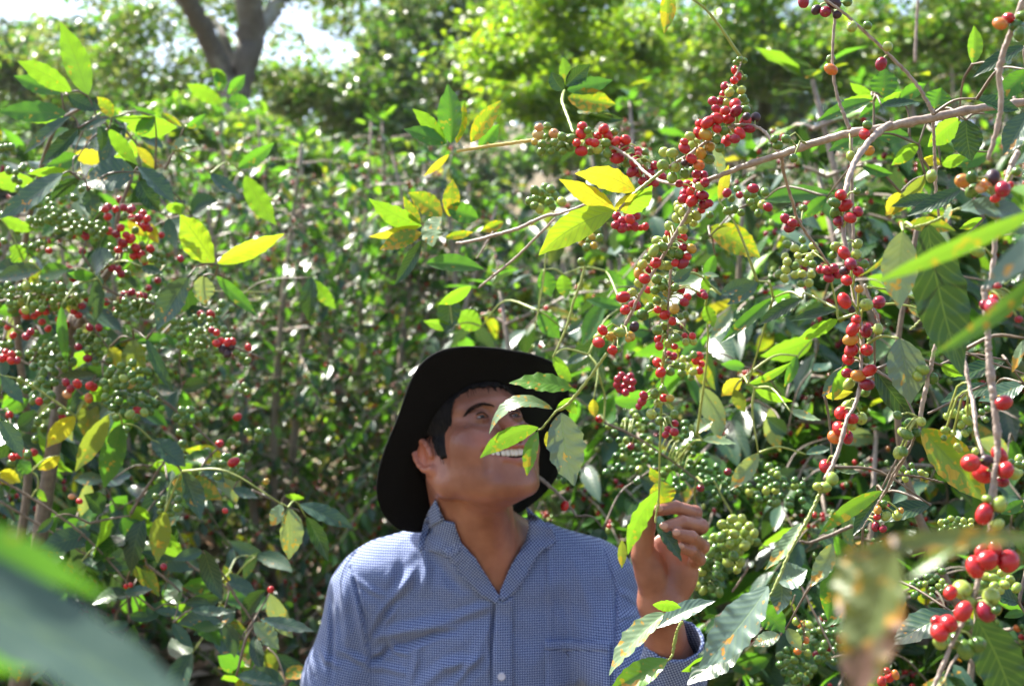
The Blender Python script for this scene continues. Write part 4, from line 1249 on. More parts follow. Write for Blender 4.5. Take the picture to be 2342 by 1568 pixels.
# ================================================================= shade trees behind
def crown_mesh(name, clumps, n_per, leaf, keys, weights, seed):
    """clumps: (centre xyz, radii xyz, density)"""
    rg = np.random.default_rng(seed)
    B = []
    for c, r, dn in clumps:
        n = int(n_per * dn)
        c0 = np.array(c); r0 = np.array(r)
        for w_ in range(9):                          # boughs: uneven smaller masses instead of one ball
            o = rg.normal(0, .62, 3); rr = r0 * rg.uniform(.22, .5) * np.array([1.3, 1.3, .7])
            m_ = max(12, int(n / 9 * rg.uniform(.5, 1.5))); k = max(3, m_ // 22)
            sub = rg.normal(0, .7, (k, 3))
            B.append(c0 + o * r0 + sub[rg.integers(0, k, m_)] * rr + rg.normal(0, 1, (m_, 3)) * np.array([.15, .15, .06]) * np.mean(r0) ** .5)
        continue
        # twig-sized sub clusters give light and dark gaps
        k = max(6, n // 26)
        sub = rg.normal(0, .62, (k, 3)); sub /= np.maximum(1, np.linalg.norm(sub, axis=1) / 1.5)[:, None]
        q = sub[rg.integers(0, k, n)] * np.array(r) + rg.normal(0, 1, (n, 3)) * np.array([.16, .16, .07]) * np.mean(r) ** .5
        B.append(np.array(c) + q)
    B = np.vstack(B); n = len(B)
    a = rg.uniform(0, 6.28, n)
    D = np.stack([np.cos(a), np.sin(a), rg.normal(-.2, .5, n)], 1)
    Nn = np.stack([rg.normal(0, .6, n), rg.normal(0, .6, n), np.ones(n)], 1)
    L = leaf * rg.uniform(.6, 1.3, n)
    return leaf_mesh(name, B, D, Nn, L, L * .45, keys, weights, seed, nu=4, nv=3)
def tree(label, trunk_pts, trunk_r, limbs, clumps, n_per, leaf, keys, weights, seed, bark, cat='tree', group=None):
    base = trunk_pts[0]
    t = thing('shade_tree', base, label, cat, group)
    parts = [tube_geo(np.array(trunk_pts), trunk_r, 12, 30, wob=.01, seed=seed)]
    V, Fs, U = join_geo(parts)
    o = put('trunk', V, Fs, t, mats=(bark,), uv=U)
    for i, (lp, lr) in enumerate(limbs):
        V, Fs, U = join_geo([tube_geo(np.array(lp), lr, 10, 24, wob=.008, seed=seed + i)])
        put('limb', V, Fs, o, mats=(bark,), uv=U)
    me = crown_mesh('crown', [((np.array(c) - base), r, d) for c, r, d in clumps], n_per, leaf, keys, weights, seed)
    place('crown', me, t, base)
    return t
def clump(u, v, d, ru, rv, dens=1.0, rd=None):   # clump seen at pixel, radii in pixels
    return (P(u, v, d), (ru / F * d, rd or max(ru, rv) / F * d * 1.1, rv / F * d), dens)
def gp(u, d):            # ground point under a pixel column at a distance
    p = P(u, 784, d); return np.array([p[0], p[1], float(slope_z(p[0], p[1]))])
def build_haze():
    m = bpy.data.materials.new('haze'); m.use_nodes = True
    n = m.node_tree; n.nodes.clear(); out = n.nodes.new('ShaderNodeOutputMaterial')
    v = n.nodes.new('ShaderNodeVolumePrincipled'); v.inputs['Density'].default_value = 0.0004
    v.inputs['Color'].default_value = (.9, .94, 1, 1); v.inputs['Anisotropy'].default_value = .3
    n.links.new(v.outputs[0], out.inputs['Volume'])
    x, y0, y1, z0, z1 = 170, -42, 225, -5.0, 75
    V = [(a, b, c) for a in (-x, x) for b in (y0, y1) for c in (z0, z1)]
    Fc = [(0, 1, 3, 2), (4, 6, 7, 5), (0, 4, 5, 1), (2, 3, 7, 6), (0, 2, 6, 4), (1, 5, 7, 3)]
    tag(put('haze', V, Fc, smooth=False, mats=(m,)), 'thin pale haze in the air over the slope', None, None, 'stuff')
build_haze()
def build_trees():  # paler, brighter leaf colours in these crowns stand in for haze and sunlight
    # forked grey tree
    D = 13.0
    b = gp(545, D)
    trunk = [b - [0, 0, .3], P(538, 420, D), P(545, 300, D), P(552, 190, D), P(565, 130, D), P(572, 60, D), P(566, -120, D - .3)]
    limbs = [([P(540, 260, D), P(505, 150, D - .1), P(462, 60, D - .3), P(420, -20, D - .5), P(370, -120, D - .8)], [.09, .09, .085, .08, .07]),
             ([P(575, 90, D), P(605, 50, D + .1), P(640, 0, D + .2), P(690, -80, D + .4)], [.075, .07, .065, .06]),
             ([P(548, 200, D), P(500, 60, D + .5), P(440, 30, D + 1), P(330, -60, D + 1.4)], [.04, .035, .03, .02])]
    tree('grey barked tree with a forked trunk rising behind the left shrubs', trunk, [.095, .09, .085, .10, .11, .115, .11], limbs,
         [clump(330, 60, 14, 150, 90, .8), clump(440, 130, 14.5, 130, 90, .55), clump(230, 130, 14, 120, 80, .7), clump(500, -40, 13.5, 200, 60, .9),
          clump(395, 230, 14, 90, 60, .6), clump(780, -20, 14, 90, 30, .6), clump(650, 110, 14.5, 70, 60, .10), clump(740, 60, 14.5, 60, 40, .12), clump(620, 190, 14.5, 60, 40, .22)],
         1900, .085, ['dark', 'green', 'young', 'olive', 'pale'], [1, 3, 2, 1.5, 5], 31, TRUNK)
    b = gp(830, 16)
    tree('rounded dark green tree on the slope right of the forked trunk', [b - [0, 0, .3], P(830, 330, 16), P(800, 200, 16)], [.06, .05, .03], [([P(820, 280, 16), P(860, 180, 16)], [.06, .03])],
         [clump(790, 250, 16, 120, 80, 1.6), clump(880, 190, 16.5, 70, 110, 1.2), clump(700, 260, 16, 80, 60, 1.0), clump(860, 320, 15.5, 110, 70, 1.4), clump(870, 80, 16.5, 30, 50, .35), clump(900, 30, 17, 50, 40, .4)],
         1900, .10, ['dark', 'green', 'young', 'blue', 'pale'], [1.5, 3, 1.5, 2.5, 4], 32, TRUNKM)
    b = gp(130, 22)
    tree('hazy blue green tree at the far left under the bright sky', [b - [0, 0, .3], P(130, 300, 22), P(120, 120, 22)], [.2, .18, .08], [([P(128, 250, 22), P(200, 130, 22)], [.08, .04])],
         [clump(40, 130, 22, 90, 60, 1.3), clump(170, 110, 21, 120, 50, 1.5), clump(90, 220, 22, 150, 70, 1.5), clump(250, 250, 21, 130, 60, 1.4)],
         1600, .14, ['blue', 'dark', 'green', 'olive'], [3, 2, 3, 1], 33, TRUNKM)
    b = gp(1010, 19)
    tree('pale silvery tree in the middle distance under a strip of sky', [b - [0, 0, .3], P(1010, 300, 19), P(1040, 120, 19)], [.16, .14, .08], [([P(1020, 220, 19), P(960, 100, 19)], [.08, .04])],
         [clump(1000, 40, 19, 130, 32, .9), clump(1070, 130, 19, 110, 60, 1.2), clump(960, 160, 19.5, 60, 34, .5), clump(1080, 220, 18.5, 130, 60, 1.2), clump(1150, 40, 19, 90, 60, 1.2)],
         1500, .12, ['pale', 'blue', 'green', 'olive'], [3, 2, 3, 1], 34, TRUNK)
    b = gp(1330, 12)
    tree('bright yellow green feathery tree at the top centre', [b - [0, 0, .3], P(1330, 260, 12), P(1300, 60, 12)], [.09, .08, .04], [([P(1320, 200, 12), P(1400, 60, 12)], [.05, .03])],
         [clump(1210, 60, 12, 100, 70, 1.1), clump(1330, 40, 11.5, 150, 80, 1.6), clump(1450, 120, 12, 110, 90, 1.2), clump(1300, 180, 11.5, 130, 70, 1.2), clump(1200, 170, 11, 70, 60, .7), clump(1420, 260, 11, 130, 70, 1.2)],
         2600, .07, ['young', 'green', 'glow', 'pale'], [5, 1.5, 7, 4], 35, TRUNKM)
    b = gp(1750, 14)
    tree('loose light green tree at the top right behind the cherries', [b - [0, 0, .3], P(1750, 260, 14), P(1740, 20, 14)], [.08, .07, .04], [([P(1750, 160, 14), P(1850, 20, 14)], [.05, .03])],
         [clump(1600, 40, 14, 120, 70, 1.2), clump(1760, 50, 13.5, 150, 80, 1.5), clump(1950, 30, 13.5, 150, 80, 1.6), clump(2150, 60, 13, 170, 90, 1.7), clump(1680, 180, 13.5, 130, 80, 1.2), clump(1880, 170, 13, 150, 80, 1.4), clump(2300, 100, 13, 120, 120, 1.4)],
         1800, .09, ['green', 'young', 'glow', 'olive', 'pale'], [3, 3, 1., 1.0, 4], 36, TRUNKM)
    b = gp(380, 10.5)
    tree('low twiggy sapling in front of the forked trunk', [b - [0, 0, .2], P(470, 400, 10.5), P(520, 260, 10.5)], [.025, .02, .01], [([P(480, 380, 10.5), P(620, 300, 10.5)], [.012, .006])],
         [clump(540, 330, 10.5, 90, 60, .7), clump(430, 300, 10.5, 90, 50, .6), clump(620, 350, 10.3, 100, 50, .8), clump(330, 330, 10.5, 100, 60, .8), clump(740, 370, 10.4, 90, 40, .7)],
         1500, .075, ['green', 'young', 'glow', 'pale', 'blue'], [3, 3, 1, 3, 2], 38, TRUNK)
    b = gp(620, 20)
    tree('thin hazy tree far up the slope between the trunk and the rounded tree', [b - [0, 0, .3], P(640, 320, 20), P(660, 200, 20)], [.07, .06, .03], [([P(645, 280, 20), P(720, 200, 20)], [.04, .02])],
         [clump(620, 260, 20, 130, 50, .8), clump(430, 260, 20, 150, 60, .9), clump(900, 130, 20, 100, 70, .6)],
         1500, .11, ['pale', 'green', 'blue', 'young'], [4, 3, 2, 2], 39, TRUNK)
    # a wall of far woodland, too many trees to count
    rg = np.random.default_rng(8)
    cl = []
    for u in range(-500, 2900, 120):
        top = np.interp(u, [-500, 0, 150, 300, 400, 600, 760, 900, 1000, 1100, 1300, 2900], [150, 170, 180, 260, 300, 310, 290, 250, 210, 170, 60, 0])
        cl.append(clump(u, top + 90 + rg.normal(0, 12), 34 + rg.uniform(-4, 4), 120, 80, 1.2))
        cl.append(clump(u + 60, top + 220, 30, 120, 90, 1.2))
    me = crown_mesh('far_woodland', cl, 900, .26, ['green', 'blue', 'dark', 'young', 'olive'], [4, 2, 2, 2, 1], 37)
    tag(place('far_woodland', me), 'hazy far woodland closing the top of the slope', None, None, 'stuff')
build_trees()
# ================================================================= hand-placed coffee shrubs in front
rf = np.random.default_rng(21)
def rand_rot():
    # free end mostly outwards and down towards the viewer
    v = Vector((rf.normal(0, .7), -abs(rf.normal(.5, .5)), rf.normal(-.5, .6))).normalized()
    return v.to_track_quat('Z', 'Y').to_euler()
class Plant:
    def __init__(s, base, label, group=None):
        s.t = thing('coffee_shrub', base, label, 'coffee shrub', group)
        s.nb = 0; s.todo = []; s.nleaf = 0; s.line = {}; s.free = []
    def branch(s, zn, pts, r, d, mat=None, dd=0.0, parent=None, name='branch', nodes=0.0, seg=9, kn=None):
        """pts zone points, r zone radii (scalar or list), d distance (scalar or list)"""
        k = len(pts)
        sc_ = zn(1, 0)[0] - zn(0, 0)[0]
        ds = np.linspace(d, d + dd, k) if np.isscalar(d) else np.array(d)
        rs = np.linspace(r[0], r[-1], k) if (not np.isscalar(r) and len(r) != k) else (np.full(k, r) if np.isscalar(r) else np.array(r))
        W = np.array([P(*zn(*p), q) for p, q in zip(pts, ds)])
        R_ = rs * sc_ / F * ds
        g = tube_geo(W, R_, seg, 10 * (k - 1) + 6, nodes=nodes, wob=.0003, seed=int(rf.integers(1e6)))
        V, Fs, U = join_geo([g])
        o = put(name, V, Fs, parent or s.t, mats=(mat or BARK,), uv=U)
        s.line[o] = catmull(W, 12 * k)
        return o
    def raw(s, pts, r, mat=None, name='stem'):
        V, Fs, U = join_geo([tube_geo(np.array(pts), np.array(r), 10, 40, nodes=.07, seed=int(rf.integers(1e6)))])
        return put(name, V, Fs, s.t, mats=(mat or BARK,), uv=U)
    def leaf(s, zn, b, t, w, d, kind, br=None, **kw):
        s.nleaf += 1
        kw.setdefault('seed', int(rf.integers(1e6)))
        kw.setdefault('ruffle', .05)
        r0 = kw.get('roll', 0)
        if kind in ('pale', 'blue') and r0 < 0: kw['roll'] = -r0
        if kind in ('young', 'yellow', 'olive') : kw['roll'] = -abs(r0) - 12
        sc0 = zn(1, 0)[0] - zn(0, 0)[0]
        ln_ = math.hypot(t[0] - b[0], t[1] - b[1]) * sc0 / F * d
        kw.setdefault('depthbend', rf.uniform(-.16, .22) * ln_)
        kw.setdefault('fold', rf.uniform(.1, .45))
        kw.setdefault('twist', rf.uniform(-.5, .5))
        if br is None: s.free.append(P(*zn(*b), d))
        V, f, uv = leaf_px(zn, b, t, w, d, **kw)
        if np.dot(np.cross(V[1] - V[0], V[9] - V[0]), [0, 0, 1]) < 0: f = f[:, ::-1]
        rnd = np.full(len(V), rf.random())
        # short stalk
        o = put('leaf', V, f, br or s.t, mats=(LM[kind],), uv=uv, attr={'rnd': rnd})
        return o
    def berries(s, zn, lst, d, br, jit=.008, dd=None):
        sc_ = zn(1, 0)[0] - zn(0, 0)[0]
        for x, y, r, c in lst:
            dz = d if dd is None else d + dd(x, y)
            q = dz + rf.uniform(-jit, jit) + (.012 if c in 'gk' else 0) * rf.random()
            p = P(*zn(x, y), q)
            s.todo.append((r * sc_ / F * q, r * sc_, p, c, br))
    def scatter(s, zn, c, rad, n, r, cols, d, br, jit=.03):
        """n berries spread over an ellipse"""
        lst = []
        tries = 0
        while len(lst) < n and tries < n * 40:
            tries += 1
            a = rf.uniform(0, 6.28); q = math.sqrt(rf.random()) * (.6 + .8 * rf.random())
            x, y = c[0] + rad[0] * q * math.cos(a), c[1] + rad[1] * q * math.sin(a)
            if all((x - l[0]) ** 2 + (y - l[1]) ** 2 > (r * 1.32) ** 2 for l in lst):
                lst.append((x, y, r * rf.uniform(.85, 1.12), cols[rf.integers(len(cols))]))
        s.berries(zn, lst, d, br, jit)
    def finish(s):
        s.todo.sort(key=lambda q: -q[1])
        for r, px, p, c, br in s.todo[:100]:
            o = place('berry', BERRY[c], br, p, rand_rot(), (r * rf.uniform(.95, 1.0), r * rf.uniform(.92, 1.0), r * rf.uniform(1.0, 1.16)))
        # twigs joining loose leaves to the nearest branch
        if s.line and s.free:
            brs = list(s.line); pts = np.vstack([s.line[b] for b in brs]); own = np.repeat(np.arange(len(brs)), [len(s.line[b]) for b in brs])
            tw = {}
            Q = np.array(s.free); D = np.linalg.norm(pts[None] - Q[:, None], axis=2)
            bi = D.argmin(1); bd = D.min(1); src = pts[bi].copy(); ow = own[bi].copy(); done = np.zeros(len(Q), bool)
            for _ in range(len(Q)):                 # grow outwards: each leaf joins the nearest wood already there
                i = int(np.where(done, 9, bd).argmin()); done[i] = True
                if bd[i] > .01 and bd[i] < .40:
                    p, q = src[i], Q[i]; m = (p + q) / 2 + np.array([rf.normal(0, .06), rf.normal(0, .06), .14]) * bd[i]
                    tw.setdefault(int(ow[i]), []).append(tube_geo(np.array([p, m, q]), [.0018 + .003 * bd[i], .0016, .0011], 5, 10))
                d2 = np.linalg.norm(Q - Q[i], axis=1)
                up = (~done) & (d2 < bd); bd[up] = d2[up]; src[up] = Q[i]; ow[up] = ow[i]
            for k, gs in tw.items():
                V, Fs, U = join_geo(gs)
                o = put('twigs', V, Fs, brs[k], mats=(TWIG if k % 2 else BARKD,)); o['kind'] = 'stuff'
        by = {}
        for r, px, p, c, br in s.todo:
            ln = s.line.get(br)
            if ln is None: continue
            d = np.linalg.norm(ln - p, axis=1); q = ln[d.argmin()]
            if d.min() > .06 or d.min() < r * .6: continue
            m = (q + p) / 2 + np.array([0, 0, .2 * d.min()])
            by.setdefault(br, []).append(tube_geo(np.array([q, m, p]), [.0011, .0009, .0010], 4, 5))
        for br, gs in by.items():
            V, Fs, U = join_geo(gs)
            o = put('berry_stalks', V, Fs, br, mats=(TWIG,)); o['kind'] = 'stuff'
        rest = s.todo[100:]
        if rest:
            Vs, Fs, mi = [], [], []
            vb, fb = bv, bf
            for i, (r, px, p, c, br) in enumerate(rest):
                M = np.array(rand_rot().to_matrix())
                Vs.append((vb * r) @ M.T + p); Fs.append(fb + i * len(vb)); mi += [BKEYS.index(c)] * len(fb)
            V = np.vstack(Vs); cc = V.mean(0)
            me = mesh('berries', V - cc, np.vstack(Fs), mats=[BM[k] for k in BKEYS], midx=mi, attr={'cal': np.tile(bc, len(rest))})
            o = place('berries', me, s.t, cc); o['kind'] = 'stuff'

def ground_base(x, y): return (x, y, float(slope_z(x, y)))

# ---------------------------------------------------------------- A: the big bare limb and everything hanging from it
A_ = Plant(ground_base(1.15, 1.85), 'coffee shrub with the thick pale bare limb and cherry strings hanging beside the hat')
ent = P(*ZR(2110, 545), 1.66)
A_.raw([(1.15, 1.85, -.05), (1.12, 1.83, .8), (1.02, 1.80, 1.5), (.86, 1.72, 1.86), ent], [.022, .020, .017, .013, .0105])
limb = A_.branch(ZR, [(2110, 545), (1900, 575), (1700, 605), (1510, 645), (1290, 690), (1060, 730), (860, 785), (680, 845), (480, 910), (290, 985)], [22, 22, 23, 25, 23, 22, 21, 19, 16, 11], [1.66, 1.66, 1.65, 1.65, 1.65, 1.66, 1.68, 1.70, 1.72, 1.75], nodes=.06)
up1 = A_.branch(ZR, [(1062, 705), (1030, 620), (1000, 540), (972, 400), (970, 230), (978, 90), (940, 10), (900, -60)], [12, 10, 9, 8, 8, 8, 7, 6], 1.64, parent=A_.t)
up2 = A_.branch(ZR, [(1520, 625), (1480, 540), (1420, 450), (1290, 310), (1130, 160), (1010, 55), (900, -20)], [12, 11, 10, 10, 9, 8, 7], 1.62)
dn1 = A_.branch(ZR, [(1520, 660), (1525, 800), (1532, 930), (1535, 1050), (1550, 1180), (1548, 1230)], [9, 9, 9, 8, 7, 5], 1.68, dd=.03)
sC = A_.branch(ZR, [(1290, 680), (1230, 715), (1170, 775), (1100, 870), (1055, 980), (1030, 1100), (1026, 1230), (1042, 1370), (1068, 1520), (1085, 1610)], [20, 19, 18, 16, 15, 14, 13, 13, 12, 12], [1.64, 1.63, 1.61, 1.58, 1.55, 1.53, 1.51, 1.50, 1.49, 1.49], nodes=.05)
sC2 = A_.branch(ZD, [(985, 165), (1008, 330), (1035, 440), (1055, 560), (1052, 720), (1045, 880), (1010, 1020), (960, 1110), (925, 1240), (880, 1370), (820, 1490)], [14, 14, 13, 13, 12, 12, 12, 11, 14, 14, 12], 1.49, dd=-.09, nodes=.05, parent=A_.t)
sC3 = A_.branch(ZE, [(825, 285), (780, 380), (740, 460), (690, 550), (640, 640), (590, 750), (545, 860), (500, 950), (440, 1030)], [13, 12, 12, 11, 11, 10, 10, 7, 6], 1.40, dd=-.04, mat=TWIG, nodes=.06)
beh = A_.branch(ZR, [(1068, 745), (1072, 900), (1075, 1060), (1084, 1290), (1082, 1390)], [11, 10, 10, 9, 8], 1.72)
beh2 = A_.branch(ZD, [(1075, 250), (1120, 380), (1150, 440), (1168, 505)], [12, 12, 11, 9], 1.56)
gB_ = A_.branch(ZR, [(690, 850), (700, 930), (722, 1010), (755, 1120), (775, 1190), (830, 1280), (890, 1360), (955, 1455)], [11, 10, 9, 9, 8, 8, 7, 6], 1.72, dd=.15)
gup = A_.branch(ZR, [(672, 830), (640, 780), (600, 725), (548, 692), (470, 680), (400, 700)], [11, 10, 9, 8, 7, 6], 1.70, dd=.04)
sD = A_.branch(ZA, [(2190, 720), (2060, 700), (1960, 715), (1800, 810), (1680, 890), (1560, 980), (1420, 1065), (1330, 1120), (1240, 1190), (1120, 1280), (1000, 1370), (900, 1470), (830, 1545)], [18, 17, 17, 17, 17, 16, 16, 15, 15, 17, 16, 13, 8], [1.74] * 8 + [1.73, 1.72, 1.71, 1.70, 1.70], mat=BARK)
sDt = A_.branch(ZA, [(1290, 1140), (1180, 1235), (1060, 1330), (960, 1420), (880, 1500), (800, 1545)], [14, 17, 18, 16, 14, 9], 1.705, mat=TWIG)
sDup = A_.branch(ZA, [(2010, 690), (1960, 560), (1900, 420), (1960, 280), (2020, 170), (2060, 60)], [14, 12, 11, 10, 9, 6], 1.77)
sE = A_.branch(ZA, [(1740, 1255), (1660, 1300), (1600, 1370), (1560, 1470), (1530, 1570)], [20, 16, 15, 15, 15], 1.76)
sE1 = A_.branch(ZB, [(1540, 130), (1470, 260), (1390, 390), (1300, 550), (1200, 720), (1100, 890), (1030, 1010), (970, 1140), (900, 1270), (830, 1380), (760, 1500)], [16, 18, 19, 17, 16, 17, 15, 16, 16, 13, 11], 1.76, dd=.06)
sEf = A_.branch(ZC, [(435, 635), (350, 755), (250, 885), (190, 945), (140, 975), (100, 1020), (60, 1070), (30, 1085)], [9, 9, 10, 9, 7, 6, 6, 5], 1.84, dd=.05, mat=TWIG)
sG = A_.branch(ZB, [(1430, 560), (1360, 720), (1345, 900), (1332, 1050), (1335, 1250), (1320, 1400), (1300, 1560)], [13, 14, 13, 12, 12, 12, 12], 1.86, dd=.05)
sG2 = A_.branch(ZC, [(778, 620), (768, 700), (765, 800), (760, 900), (758, 1020), (752, 1150), (748, 1280), (745, 1420), (742, 1530), (736, 1560)], [10, 10, 9, 8, 7, 6, 6, 5, 5, 4], 1.92, dd=.125, mat=TWIG)
sF = A_.branch(ZA, [(-10, 860), (150, 880), (330, 890), (520, 880), (700, 880), (860, 960), (1000, 1060), (1120, 1180), (1280, 1260), (1480, 1290), (1720, 1250)], [11, 12, 13, 14, 15, 15, 16, 16, 16, 17, 18], [1.98, 1.97, 1.96, 1.95, 1.94, 1.92, 1.90, 1.87, 1.83, 1.80, 1.77])
sF2 = A_.branch(ZM, [(480, 604), (620, 580), (780, 560), (930, 538)], [8, 9, 10, 9], 2.0, dd=-.02, mat=TWIGY)
